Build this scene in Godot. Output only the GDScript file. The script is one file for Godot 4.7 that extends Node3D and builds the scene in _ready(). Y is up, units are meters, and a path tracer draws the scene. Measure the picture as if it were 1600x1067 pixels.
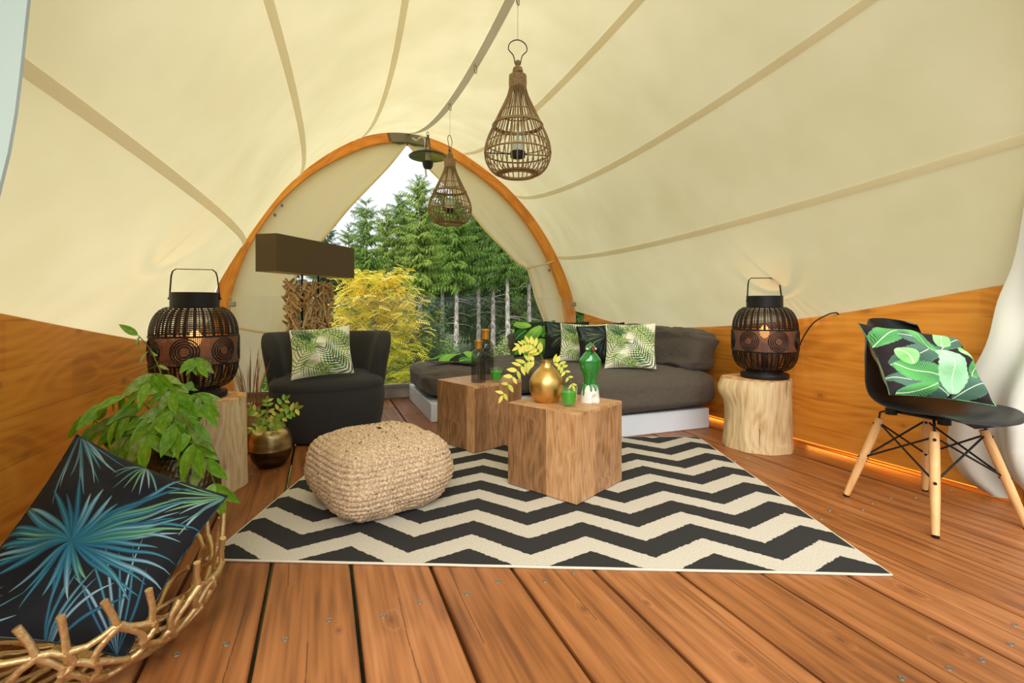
extends Node3D
# A glamping tent lounge: camera at the open front, looking to the glazed back arch and the forest.
# World: x right, y up, -z away from the camera. The tent itself is turned by TURN: its own axes are
# t (across, to the right), y, s (along the ridge, away).

const TURN := 0.3683
const WR := Vector3(0.933, 0, -0.360)
const WA := Vector3(-0.360, 0, -0.933)
const TC := 0.90   # t of the ridge line
const SKY_E := 1.55
const EXPO := 1.0
const SUN_E := 1.4
const LED_E := 0.2
const LANTERN_E := 0.07
const NEEDLE := 1.0
const CANVAS_A := Color(0.855, 0.815, 0.63)
const CANVAS_B := Color(0.90, 0.86, 0.69)

var rng := RandomNumberGenerator.new()
var M := {}
var used := {}
var canvas_rows := []


func _ready() -> void:
	rng.seed = 7
	# --- camera
	var cam := Camera3D.new()
	cam.name = "camera"
	cam.projection = Camera3D.PROJECTION_FRUSTUM
	cam.near = 0.05
	cam.far = 300.0
	cam.size = 1067.0 / 770.0 * 0.05
	cam.frustum_offset = Vector2(0.0, -57.5 / 770.0 * 0.05)
	cam.position = Vector3(0, 0.885, 0)
	add_child(cam)
	cam.current = true
	# --- sky: bright overcast, brighter overhead
	var env := Environment.new()
	var sky_mat := ProceduralSkyMaterial.new()
	sky_mat.sky_top_color = Color(0.95, 0.97, 1.0)
	sky_mat.sky_horizon_color = Color(0.80, 0.815, 0.83)
	sky_mat.sky_curve = 0.6
	sky_mat.sky_energy_multiplier = 1.0
	sky_mat.ground_bottom_color = Color(0.28, 0.30, 0.22)
	sky_mat.ground_horizon_color = Color(0.42, 0.45, 0.36)
	var sky := Sky.new()
	sky.sky_material = sky_mat
	env.background_mode = Environment.BG_SKY
	env.sky = sky
	env.background_energy_multiplier = SKY_E
	env.tonemap_mode = Environment.TONE_MAPPER_LINEAR
	env.tonemap_exposure = EXPO
	env.sdfgi_enabled = true
	env.ssao_enabled = true
	env.ssil_enabled = true
	var we := WorldEnvironment.new()
	we.name = "surroundings"
	we.environment = env
	add_child(we)
	# --- the sun behind bright thin cloud, behind the camera to the left
	var sun := DirectionalLight3D.new()
	sun.name = "hazy_sun"
	sun.light_color = Color(1.0, 0.97, 0.925)
	sun.light_energy = SUN_E
	sun.light_angular_distance = 55.0
	sun.shadow_enabled = true
	sun.sky_mode = DirectionalLight3D.SKY_MODE_LIGHT_ONLY
	sun.look_at_from_position(Vector3.ZERO, -Vector3(-0.12, 0.74, 0.80), Vector3.UP)
	add_child(sun)
	make_materials()
	build_shell()
	build_outside()
	build_rug()
	build_tables()
	build_daybed()
	build_armchair()
	build_twig_lamp()
	build_pouf()
	build_stumps_and_lanterns()
	build_shell_chair()
	build_cushions()
	build_basket()
	build_pots()
	build_table_things()
	build_hanging()


# ------------------------------------------------------------------ scene helpers
func tp(t: float, y: float, s: float) -> Vector3:      # tent axes -> world
	return WR * t + WA * s + Vector3(0, y, 0)


func tl(t: float, y: float, s: float) -> Vector3:      # tent axes -> axes of a node that is turned by TURN
	return Vector3(t, y, -s)


func cp(x: float, y: float, d: float) -> Vector3:      # right, up, depth -> world
	return Vector3(x, y, -d)


func numbered(called: String) -> String:
	if not used.has(called):
		used[called] = 0
		return called
	used[called] += 1
	return "%s_%03d" % [called, used[called]]


func tag(o: Node3D, label: String, category := "", group := "") -> Node3D:
	if label:
		o.set_meta("label", label)
	if category:
		o.set_meta("category", category)
	if group:
		o.set_meta("group", group)
	return o


func thing(called: String, label: String, category: String, at := Vector3.ZERO, turn := 0.0, group := "") -> Node3D:
	var o := Node3D.new()
	o.name = numbered(called)
	o.position = at
	o.rotation.y = turn
	add_child(o)
	return tag(o, label, category, group)


func structure(called: String, label: String, category: String, turn := 0.0) -> Node3D:
	var o := thing(called, label, category, Vector3.ZERO, turn)
	o.set_meta("kind", "structure")
	return o


func part(called: String, b: MB, mat: Material, parent: Node3D, at := Transform3D.IDENTITY) -> MeshInstance3D:
	return put(called, b.mesh(), mat, parent, at)


func put(called: String, m: Mesh, mat: Material, parent: Node3D, at := Transform3D.IDENTITY) -> MeshInstance3D:
	var o := MeshInstance3D.new()
	var pid := "%d/%s" % [parent.get_instance_id(), called]
	if used.has(pid):
		used[pid] += 1
		o.name = "%s_%03d" % [called, used[pid]]
	else:
		used[pid] = 0
		o.name = called
	o.mesh = m
	o.material_override = mat
	o.transform = at
	parent.add_child(o, true)
	return o


func copy_of(o: Node3D, called: String, label: String, at: Vector3, turn: float) -> Node3D:
	var c: Node3D = o.duplicate()
	c.name = numbered(called)
	add_child(c)
	c.position = at
	c.rotation.y = turn
	c.set_meta("label", label)
	return c


# ------------------------------------------------------------------ mesh builder
class MB:
	var v := PackedVector3Array()
	var n := PackedVector3Array()
	var uv := PackedVector2Array()
	var ix := PackedInt32Array()
	var weld := []

	func add(p: Vector3, t := Vector2.ZERO) -> int:
		v.append(p)
		n.append(Vector3.ZERO)
		uv.append(t)
		return v.size() - 1

	func tri(a: int, b: int, c: int) -> void:       # counter-clockwise seen from outside
		var w := (v[b] - v[a]).cross(v[c] - v[a])
		n[a] += w
		n[b] += w
		n[c] += w
		ix.append(a)
		ix.append(c)
		ix.append(b)

	func quad(a: Vector3, b: Vector3, c: Vector3, d: Vector3, ta := Vector2(0, 0), tb := Vector2(1, 0), tc := Vector2(1, 1), td := Vector2(0, 1)) -> void:
		var i := add(a, ta)
		add(b, tb)
		add(c, tc)
		add(d, td)
		tri(i, i + 1, i + 2)
		tri(i, i + 2, i + 3)

	# u runs right and v up as seen from outside
	func grid(nu: int, nv: int, f: Callable, uvs := Vector2.ONE, wrap := false, uvo := Vector2.ZERO) -> void:
		var first := v.size()
		for j in nv + 1:
			for i in nu + 1:
				var u := float(i) / nu
				var w := float(j) / nv
				add(f.call(u, w), Vector2(u, 1.0 - w) * uvs + uvo)
		for j in nv:
			for i in nu:
				var a := first + j * (nu + 1) + i
				var b := a + 1
				var c := b + nu + 1
				var d := a + nu + 1
				if (v[a] - v[b]).length_squared() > 1e-14:
					tri(a, b, c)
				if (v[c] - v[d]).length_squared() > 1e-14:
					tri(a, c, d)
		if wrap:
			for j in nv + 1:
				weld.append([first + j * (nu + 1), first + j * (nu + 1) + nu])

	# runs of (radius, height) points from the bottom up on the outside
	func lathe(runs: Array, segs: int, at := Vector3.ZERO, uvs := Vector2.ONE) -> void:
		for r in runs:
			var k: int = r.size() - 1
			grid(segs, k, func(u, w):
				var p: Vector2 = r[roundi(w * k)]
				return at + Vector3(p.x * sin(u * TAU), p.y, p.x * cos(u * TAU)), uvs, true)

	func tube(pts: Array, rad, sides := 6, caps := true, uvs := Vector2.ONE) -> void:
		var k := pts.size()
		var first := v.size()
		var up := Vector3.UP
		var t0: Vector3 = (pts[1] - pts[0]).normalized()
		if absf(t0.dot(up)) > 0.9:
			up = Vector3.RIGHT
		var nx := t0.cross(up).normalized()
		var run := 0.0
		for i in k:
			var t: Vector3 = (pts[mini(i + 1, k - 1)] - pts[maxi(i - 1, 0)]).normalized()
			nx = (nx - t * nx.dot(t)).normalized()
			var ny := t.cross(nx)
			var r: float = rad[i] if rad is Array else rad
			if i:
				run += (pts[i] - pts[i - 1]).length()
			for j in sides + 1:
				var a := TAU * j / sides
				add(pts[i] + (nx * cos(a) + ny * sin(a)) * r, Vector2(float(j) / sides, run) * uvs)
		for i in k - 1:
			for j in sides:
				var a := first + i * (sides + 1) + j
				var b := a + 1
				var c := b + sides + 1
				var d := a + sides + 1
				tri(a, b, c)
				tri(a, c, d)
		for i in k:
			weld.append([first + i * (sides + 1), first + i * (sides + 1) + sides])
		if caps:
			for e in 2:
				var row := first + (k - 1) * (sides + 1) * e
				var c := add(pts[(k - 1) * e])
				var ring := []
				for j in sides:
					ring.append(add(v[row + j]))
				for j in sides:
					if e:
						tri(c, ring[j], ring[(j + 1) % sides])
					else:
						tri(c, ring[(j + 1) % sides], ring[j])

	func box(size: Vector3, at := Transform3D.IDENTITY, bevel := 0.0, uvk := 1.0, uvo := Vector2.ZERO) -> void:
		var h := size / 2
		var q := h - Vector3.ONE * bevel
		for ax in 3:
			for sg in [-1.0, 1.0]:
				var b := (ax + 1) % 3
				var c := (ax + 2) % 3
				var ps := []
				for m in [[-1, -1], [1, -1], [1, 1], [-1, 1]]:
					var p := Vector3.ZERO
					p[ax] = h[ax] * sg
					p[b] = q[b] * m[0]
					p[c] = q[c] * m[1] 
					ps.append(p)
				var ts := []
				for p in ps:
					# the longer of the two runs along u
					var tb: float = p[b]
					var tc: float = p[c]
					ts.append((Vector2(tb, tc) if size[b] >= size[c] else Vector2(tc, tb)) * uvk + uvo + Vector2(0.31, 0.17) * ax)
				if sg > 0:
					quad(at * ps[0], at * ps[1], at * ps[2], at * ps[3], ts[0], ts[1], ts[2], ts[3])
				else:
					quad(at * ps[3], at * ps[2], at * ps[1], at * ps[0], ts[3], ts[2], ts[1], ts[0])
		if bevel <= 0.0:
			return
		for ax in 3:
			var b := (ax + 1) % 3
			var c := (ax + 2) % 3
			for s1 in [-1.0, 1.0]:
				for s2 in [-1.0, 1.0]:
					var ps := []
					for m in [[0, -1], [0, 1], [1, 1], [1, -1]]:
						var p := Vector3.ZERO
						p[ax] = q[ax] * m[1]
						p[b] = (h[b] if m[0] == 0 else q[b]) * s1
						p[c] = (q[c] if m[0] == 0 else h[c]) * s2
						ps.append(p)
					var ts := []
					for p in ps:
						ts.append(Vector2(p[ax], p[b]) * uvk + uvo)
					var out := Vector3.ZERO
					out[b] = s1
					out[c] = s2
					if (ps[1] - ps[0]).cross(ps[2] - ps[0]).dot(out) > 0:
						quad(at * ps[0], at * ps[1], at * ps[2], at * ps[3], ts[0], ts[1], ts[2], ts[3])
					else:
						quad(at * ps[3], at * ps[2], at * ps[1], at * ps[0], ts[3], ts[2], ts[1], ts[0])
		for k in 8:
			var sgn := Vector3(1 if k & 1 else -1, 1 if k & 2 else -1, 1 if k & 4 else -1)
			var i := add(at * (Vector3(h.x, q.y, q.z) * sgn))
			add(at * (Vector3(q.x, h.y, q.z) * sgn))
			add(at * (Vector3(q.x, q.y, h.z) * sgn))
			if sgn.x * sgn.y * sgn.z > 0:
				tri(i, i + 1, i + 2)
			else:
				tri(i, i + 2, i + 1)

	# a sheet with thickness: f(u, w) gives its middle; both faces and the rim
	func sheet(nu: int, nv: int, f: Callable, thick: float, uvs := Vector2.ONE) -> void:
		var p := []
		for j in nv + 1:
			for i in nu + 1:
				p.append(f.call(float(i) / nu, float(j) / nv))
		var nn := []
		for j in nv + 1:
			for i in nu + 1:
				var du: Vector3 = p[j * (nu + 1) + mini(i + 1, nu)] - p[j * (nu + 1) + maxi(i - 1, 0)]
				var dv: Vector3 = p[mini(j + 1, nv) * (nu + 1) + i] - p[maxi(j - 1, 0) * (nu + 1) + i]
				nn.append(du.cross(dv).normalized())
		var w := nu + 1
		grid(nu, nv, func(a, b): return p[roundi(b * nv) * w + roundi(a * nu)] + nn[roundi(b * nv) * w + roundi(a * nu)] * thick * 0.5, uvs)
		grid(nu, nv, func(a, b): return p[roundi(b * nv) * w + nu - roundi(a * nu)] - nn[roundi(b * nv) * w + nu - roundi(a * nu)] * thick * 0.5, uvs)
		var rim := []
		for i in nu:
			rim.append(i)
		for j in nv:
			rim.append(j * w + nu)
		for i in nu:
			rim.append(nv * w + nu - i)
		for j in nv:
			rim.append((nv - j) * w)
		for k in rim.size():
			var a: int = rim[k]
			var b: int = rim[(k + 1) % rim.size()]
			quad(p[a] - nn[a] * thick * 0.5, p[b] - nn[b] * thick * 0.5, p[b] + nn[b] * thick * 0.5, p[a] + nn[a] * thick * 0.5)

	# a flat outline (counter-clockwise seen from +z) with a depth
	func prism(poly: PackedVector2Array, depth: float, at := Transform3D.IDENTITY) -> void:
		var t := Geometry2D.triangulate_polygon(poly)
		for side in 2:
			var z := depth * (0.5 - side)
			var first := v.size()
			for p in poly:
				add(at * Vector3(p.x, p.y, z), p)
			for k in range(0, t.size(), 3):
				var a := first + t[k]
				var b := first + t[k + 1]
				var c := first + t[k + 2]
				var up := (v[b] - v[a]).cross(v[c] - v[a]).dot(at.basis.z) > 0
				if up == (side == 0):
					tri(a, b, c)
				else:
					tri(a, c, b)
		for k in poly.size():
			var a := poly[k]
			var b := poly[(k + 1) % poly.size()]
			quad(at * Vector3(a.x, a.y, depth / 2), at * Vector3(a.x, a.y, -depth / 2), at * Vector3(b.x, b.y, -depth / 2), at * Vector3(b.x, b.y, depth / 2))

	func mesh() -> ArrayMesh:
		for w in weld:
			var s := n[w[0]] + n[w[1]]
			n[w[0]] = s
			n[w[1]] = s
		for i in n.size():
			n[i] = n[i].normalized() if n[i].length_squared() > 1e-20 else Vector3.UP
		var a := []
		a.resize(Mesh.ARRAY_MAX)
		a[Mesh.ARRAY_VERTEX] = v
		a[Mesh.ARRAY_NORMAL] = n
		a[Mesh.ARRAY_TEX_UV] = uv
		a[Mesh.ARRAY_INDEX] = ix
		var m := ArrayMesh.new()
		m.add_surface_from_arrays(Mesh.PRIMITIVE_TRIANGLES, a)
		return m


func bez(a: Vector3, b: Vector3, c: Vector3, k: int) -> Array:
	var out := []
	for i in k + 1:
		var u := float(i) / k
		out.append(a * (1 - u) * (1 - u) + b * 2 * u * (1 - u) + c * u * u)
	return out


func spline(pts: Array, per: int) -> Array:     # Catmull-Rom through points (numbers or vectors)
	var out := []
	var k := pts.size()
	for i in k - 1:
		var p0 = pts[maxi(i - 1, 0)]
		var p1 = pts[i]
		var p2 = pts[i + 1]
		var p3 = pts[mini(i + 2, k - 1)]
		for j in per:
			var u := float(j) / per
			out.append((p1 * 2.0 + (p2 - p0) * u + (p0 * 2.0 - p1 * 5.0 + p2 * 4.0 - p3) * (u * u) + (p1 * 3.0 - p0 - p2 * 3.0 + p3) * (u * u * u)) * 0.5)
	out.append(pts[k - 1])
	return out


func at_s(pts: Array, s: float) -> float:       # piecewise linear table of Vector2(s, value), rising s
	for i in pts.size() - 1:
		if s <= pts[i + 1].x:
			return lerpf(pts[i].y, pts[i + 1].y, clampf((s - pts[i].x) / (pts[i + 1].x - pts[i].x), 0, 1))
	return pts[-1].y


func spow(x: float, e: float) -> float:
	return signf(x) * pow(absf(x), e)


# ------------------------------------------------------------------ materials
func mat(c: Color, rough: float, metal := 0.0) -> StandardMaterial3D:
	var m := StandardMaterial3D.new()
	m.albedo_color = c
	m.roughness = rough
	m.metallic = metal
	return m


func noise_tex(freq: float, size := 256, octaves := 4, seed_ := 1, normal := false, strength := 4.0) -> NoiseTexture2D:
	var f := FastNoiseLite.new()
	f.seed = seed_
	f.frequency = freq
	f.fractal_octaves = octaves
	var t := NoiseTexture2D.new()
	t.noise = f
	t.width = size
	t.height = size
	t.seamless = true
	t.as_normal_map = normal
	t.bump_strength = strength
	return t


func ramp_noise(freq: float, a: Color, b: Color, size := 256, octaves := 4, seed_ := 1) -> NoiseTexture2D:
	var t := noise_tex(freq, size, octaves, seed_)
	var g := Gradient.new()
	g.set_color(0, a)
	g.set_color(1, b)
	g.set_offset(0, 0.25)
	g.set_offset(1, 0.75)
	t.color_ramp = g
	return t


func triplanar(m: StandardMaterial3D, k: float, world := false) -> StandardMaterial3D:
	m.uv1_triplanar = true
	m.uv1_world_triplanar = world
	m.uv1_scale = Vector3.ONE * k
	return m


func bumped(m: StandardMaterial3D, tex: Texture2D, cm: float) -> StandardMaterial3D:
	m.heightmap_enabled = true
	m.heightmap_texture = tex
	m.heightmap_scale = cm
	return m


func grey_noise(w: int, h: int, freq: float, octaves: int, seed_: int, w2: int, h2: int) -> PackedByteArray:
	var f := FastNoiseLite.new()
	f.seed = seed_
	f.frequency = freq
	f.fractal_octaves = octaves
	var im := f.get_seamless_image(w, h)
	im.convert(Image.FORMAT_L8)
	im.resize(w2, h2, Image.INTERPOLATE_CUBIC)
	return im.get_data()


# wood with the grain along u; knots: [u, v, radius]
func wood_tex(w: int, h: int, dark: Color, mid: Color, light: Color, knots: Array, seed_: int, rings := 9.0, contrast := 1.0, bands := 0, worn := 0.0) -> ImageTexture:
	var warp := grey_noise(128, 128, 0.012, 2, seed_, w, h)
	var fine := grey_noise(40, mini(h, 320), 0.085, 3, seed_ + 1, w, h)
	var blotch := grey_noise(128, 128, 0.03, 3, seed_ + 2, w, h)
	var out := PackedByteArray()
	out.resize(w * h * 3)
	var ratio := float(w) / h
	for j in h:
		for i in w:
			var k := j * w + i
			var u := float(i) / w
			var v := float(j) / h
			var kd := 0.0
			var shift := 0.0
			for q in knots:
				var dx: float = (u - q[0])
				dx -= roundf(dx)
				dx *= ratio
				var dy: float = v - q[1]
				var r: float = sqrt(dx * dx * 0.45 + dy * dy) / q[2] * (0.75 + blotch[k] / 510.0 + fine[k] / 900.0)
				if r < 4.0:
					shift += dy * 0.7 / (1.0 + r * r)
					if r < 1.0:
						kd = maxf(kd, (0.62 + 0.22 * sin(r * 13.0 + fine[k] / 40.0)) * smoothstep(1.05, 0.35, r) * 0.48 + smoothstep(0.4, 0.0, r) * 0.2)
					elif r < 1.25:
						kd = maxf(kd, 0.12 * smoothstep(1.25, 1.05, r))
					elif worn > 0.0 and r < 1.7:
						kd = minf(kd, -0.28 * sin((r - 1.25) / 0.45 * PI))
			var g := (warp[k] / 255.0 - 0.5)
			var ring := 0.5 + 0.5 * sin((v - shift + g * 0.35) * TAU * rings)
			ring = pow(ring, 1.8)
			var t := 0.5 + contrast * ((ring - 0.4) * 0.34 + (fine[k] / 255.0 - 0.5) * 0.75 + (blotch[k] / 255.0 - 0.5) * 0.6)
			if bands:
				var bn := int(v * bands)
				t += 0.16 * (absf(sin(bn * 12.9898 + floorf(u * 2.0 + bn * 0.37) * 7.1) * 437.5453) - floorf(absf(sin(bn * 12.9898 + floorf(u * 2.0 + bn * 0.37) * 7.1) * 437.5453)) - 0.5)
				if v * bands - bn < 0.035:
					t -= 0.16
			if worn > 0.0:
				# worn patches, darker along the long edges, a few checks along the grain
				t += worn * 0.9 * (warp[(j * 3 % h) * w + (i * 2) % w] / 255.0 - 0.5)
				t -= worn * (smoothstep(0.10, 0.0, v) + smoothstep(0.90, 1.0, v)) * 0.26
				for e in 3:
					var cv := 0.22 + 0.27 * e + (warp[(j * 0 + 20 * e) * w + i] / 255.0 - 0.5) * 0.10
					if absf(v - cv) < 0.006 and fposmod(u + e * 0.37, 1.0) < 0.22:
						kd = maxf(kd, 0.6)
			t = clampf(t, 0.0, 1.0)
			var c := dark.lerp(mid, t * 2.0) if t < 0.5 else mid.lerp(light, t * 2.0 - 1.0)
			c = c.lerp(dark * 0.72, clampf(kd, 0.0, 0.9)) if kd >= 0.0 else c.lerp(light, -kd)
			out[k * 3] = int(c.r * 255)
			out[k * 3 + 1] = int(c.g * 255)
			out[k * 3 + 2] = int(c.b * 255)
	return ImageTexture.create_from_image(Image.create_from_data(w, h, false, Image.FORMAT_RGB8, out))


func textured(t: Texture2D, rough: float, tint := Color.WHITE) -> StandardMaterial3D:
	var m := mat(tint, rough)
	m.albedo_texture = t
	return m


# ---- printed cloth: leaves drawn into an image
class Print:
	var im: Image
	var n: int

	func _init(size: int, ground: Color) -> void:
		n = size
		im = Image.create(size, size, false, Image.FORMAT_RGB8)
		im.fill(ground)

	# a blade from p to q (0..1), bent sideways; colours run edge -> middle, with a vein
	func blade(p: Vector2, q: Vector2, bend: float, width: float, edge: Color, core: Color, vein: Color, base_tint := Color(0, 0, 0, 0), shape := 0.75) -> void:
		var a := p * n
		var b := q * n
		var ln := (b - a).length()
		var side := (b - a).orthogonal().normalized()
		var mid := (a + b) / 2 + side * bend * ln
		var w := width * n
		var steps := int(ln * 1.5) + 2
		var cross := int(w * 1.6) + 2
		for i in steps + 1:
			var u := float(i) / steps
			var c := a * (1 - u) * (1 - u) + mid * 2 * u * (1 - u) + b * u * u
			var t := ((mid - a) * (1 - u) + (b - mid) * u).normalized().orthogonal()
			var half := w * 0.5 * pow(sin(PI * pow(u, shape)), 0.8)
			for j in cross + 1:
				var x := float(j) / cross * 2.0 - 1.0
				var s := c + t * x * half
				var px := int(s.x)
				var py := int(s.y)
				if px < 0 or py < 0 or px >= n or py >= n:
					continue
				var col := edge.lerp(core, 1.0 - absf(x))
				if absf(x) < 0.16:
					col = col.lerp(vein, 0.8)
				if base_tint.a > 0:
					col = col.lerp(Color(base_tint, 1), base_tint.a * (1.0 - u))
				im.set_pixel(px, py, col)

	# a broad leaf with striped side veins
	func broad(p: Vector2, q: Vector2, bend: float, width: float, a_: Color, b_: Color, vein: Color, stripes: float) -> void:
		var a := p * n
		var b := q * n
		var ln := (b - a).length()
		var side := (b - a).orthogonal().normalized()
		var mid := (a + b) / 2 + side * bend * ln
		var w := width * n
		var steps := int(ln * 1.7) + 2
		var cross := int(w * 1.9) + 2
		for i in steps + 1:
			var u := float(i) / steps
			var c := a * (1 - u) * (1 - u) + mid * 2 * u * (1 - u) + b * u * u
			var t := ((mid - a) * (1 - u) + (b - mid) * u).normalized().orthogonal()
			var half := w * 0.5 * pow(sin(PI * clampf(u * 0.97 + 0.015, 0, 1)), 0.55) * (1.0 + 0.03 * sin(u * 60.0))
			for j in cross + 1:
				var x := float(j) / cross * 2.0 - 1.0
				var s := c + t * x * half
				var px := int(s.x)
				var py := int(s.y)
				if px < 0 or py < 0 or px >= n or py >= n:
					continue
				var k := u * stripes - absf(x) * stripes * 0.22
				var f := absf(k - floorf(k) - 0.5) * 2.0
				var col := a_.lerp(b_, smoothstep(0.2, 0.75, f) * (0.35 + 0.65 * (0.5 + 0.5 * sin(u * 5.0 + x * 2.0))))
				if absf(x) > 0.94:
					col = b_.lerp(vein, 0.25)
				if absf(x) * half < maxf(1.6, n * 0.004):
					col = vein
				im.set_pixel(px, py, col)

	# a feather frond: a rib with leaflets to both sides
	func frond(p: Vector2, q: Vector2, bend: float, reach: float, width: float, count: int, cols: Array, rib: Color, r: RandomNumberGenerator) -> void:
		var side := (q - p).orthogonal()
		var mid := (p + q) / 2 + side * bend
		for i in count:
			var u := 0.06 + 0.94 * float(i) / count
			var c := p * (1 - u) * (1 - u) + mid * 2 * u * (1 - u) + q * u * u
			var t := ((mid - p) * (1 - u) + (q - mid) * u).normalized()
			for s in [-1.0, 1.0]:
				var l := reach * (0.35 + 0.65 * sin(PI * (0.18 + 0.72 * u))) * r.randf_range(0.9, 1.1)
				var dir := t.rotated(s * (1.05 - 0.45 * u))
				var col: Color = cols[r.randi() % cols.size()]
				var col2: Color = cols[r.randi() % cols.size()]
				blade(c, c + dir * l, -0.10 * s, width, col.darkened(0.35), col, col2.lightened(0.1), Color(0, 0, 0, 0), 0.6)
		blade(p, q, bend, width * 0.45, rib, rib, rib)

	# a fan: blades spreading from one point
	func fan(c: Vector2, from: float, to: float, count: int, reach: float, width: float, cols: Array, base_tint: Color, r: RandomNumberGenerator) -> void:
		for i in count:
			var a := lerpf(from, to, (i + 0.5) / count) + r.randf_range(-0.05, 0.05)
			var l := reach * r.randf_range(0.72, 1.08)
			var col: Color = cols[r.randi() % cols.size()]
			blade(c, c + Vector2(cos(a), sin(a)) * l, r.randf_range(-0.12, 0.12), width * r.randf_range(0.8, 1.2), col.darkened(0.45), col, col.lightened(0.35), base_tint, 0.9)

	func tex() -> ImageTexture:
		return ImageTexture.create_from_image(im)


func print_teal_palm() -> Texture2D:
	var g := Print.new(768, Color(0.035, 0.045, 0.085))
	var cols := [Color(0.20, 0.52, 0.62), Color(0.36, 0.62, 0.70), Color(0.62, 0.78, 0.84), Color(0.12, 0.42, 0.55)]
	var lime := [Color(0.55, 0.78, 0.50), Color(0.40, 0.66, 0.62), Color(0.70, 0.82, 0.86)]
	var teal := Color(0.03, 0.36, 0.47, 0.85)
	g.fan(Vector2(0.02, -0.02), 0.25, 1.35, 11, 0.46, 0.017, cols, Color(0.05, 0.2, 0.3, 0.4), rng)
	g.fan(Vector2(1.0, 0.02), 1.75, 3.0, 9, 0.34, 0.014, lime, Color(0.1, 0.3, 0.3, 0.3), rng)
	g.fan(Vector2(0.52, 0.04), 0.6, 2.6, 8, 0.22, 0.013, lime, Color(0.1, 0.3, 0.3, 0.3), rng)
	g.fan(Vector2(0.95, 1.0), 3.6, 4.6, 8, 0.55, 0.015, cols, Color(0.05, 0.2, 0.3, 0.4), rng)
	g.fan(Vector2(0.55, 1.05), 4.2, 5.6, 7, 0.45, 0.018, cols, Color(0.05, 0.2, 0.3, 0.4), rng)
	g.fan(Vector2(0.05, 1.0), 4.4, 6.2, 7, 0.30, 0.015, cols, Color(0.05, 0.2, 0.3, 0.4), rng)
	var c := Vector2(0.41, 0.60)
	g.fan(c, -0.12, 0.42, 5, 0.58, 0.026, cols, teal, rng)
	g.fan(c, -1.05, -0.12, 11, 0.66, 0.026, cols, teal, rng)
	g.fan(c, -0.85, -0.45, 7, 0.60, 0.024, lime, teal, rng)
	g.fan(c, -2.6, -1.05, 7, 0.36, 0.028, cols, teal, rng)
	g.fan(c, 2.55, 3.6, 8, 0.46, 0.032, cols, teal, rng)
	g.fan(c, 2.75, 3.2, 4, 0.44, 0.020, lime, teal, rng)
	g.fan(c, 0.95, 2.3, 6, 0.32, 0.026, cols, teal, rng)
	g.fan(c, 0.5, 1.1, 3, 0.30, 0.022, lime, teal, rng)
	return g.tex()


func print_light_palm() -> Texture2D:
	var g := Print.new(512, Color(0.95, 0.95, 0.87))
	var a := [Color(0.46, 0.68, 0.20), Color(0.62, 0.80, 0.30), Color(0.72, 0.86, 0.42), Color(0.34, 0.58, 0.18)]
	var b := [Color(0.12, 0.42, 0.16), Color(0.20, 0.55, 0.22), Color(0.10, 0.33, 0.15)]
	var rib := Color(0.10, 0.20, 0.07)
	for e in [[0.0, 0.95, 0.45, 0.35, 0.2, 0.20, 0], [1.02, 0.55, 0.45, 0.05, -0.15, 0.20, 0], [0.05, 0.5, 0.55, 0.02, 0.2, 0.18, 0], [0.45, 1.05, 0.98, 0.60, 0.15, 0.20, 0],
			[0.02, 0.15, 0.42, 0.52, -0.1, 0.16, 0], [1.0, 1.0, 0.55, 0.45, 0.12, 0.20, 1], [0.15, 0.75, 0.62, 0.95, -0.15, 0.17, 0], [0.60, 0.02, 1.0, 0.38, -0.2, 0.18, 0], [0.02, 0.02, 0.35, 0.25, 0.1, 0.13, 1]]:
		g.frond(Vector2(e[0], e[1]), Vector2(e[2], e[3]), e[4], e[5] * 1.3, 0.020, 12, b if e[6] else a, rib, rng)
	return g.tex()


func print_dark_palm() -> Texture2D:
	var g := Print.new(512, Color(0.035, 0.045, 0.045))
	var a := [Color(0.55, 0.66, 0.45), Color(0.36, 0.52, 0.36), Color(0.20, 0.32, 0.30), Color(0.70, 0.76, 0.58)]
	var b := [Color(0.22, 0.30, 0.34), Color(0.30, 0.40, 0.44), Color(0.45, 0.55, 0.55)]
	var t := Color(0.06, 0.12, 0.14, 0.6)
	g.fan(Vector2(0.05, 0.0), 0.2, 1.5, 12, 0.42, 0.028, b, t, rng)
	g.fan(Vector2(0.98, 0.95), 3.3, 4.6, 10, 0.35, 0.026, a, t, rng)
	g.fan(Vector2(0.62, 0.30), 1.0, 3.6, 26, 0.62, 0.028, a, t, rng)
	g.fan(Vector2(0.62, 0.30), 3.6, 7.0, 16, 0.36, 0.028, b, t, rng)
	g.fan(Vector2(0.62, 0.30), -0.3, 1.0, 9, 0.50, 0.024, a, t, rng)
	return g.tex()


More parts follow.
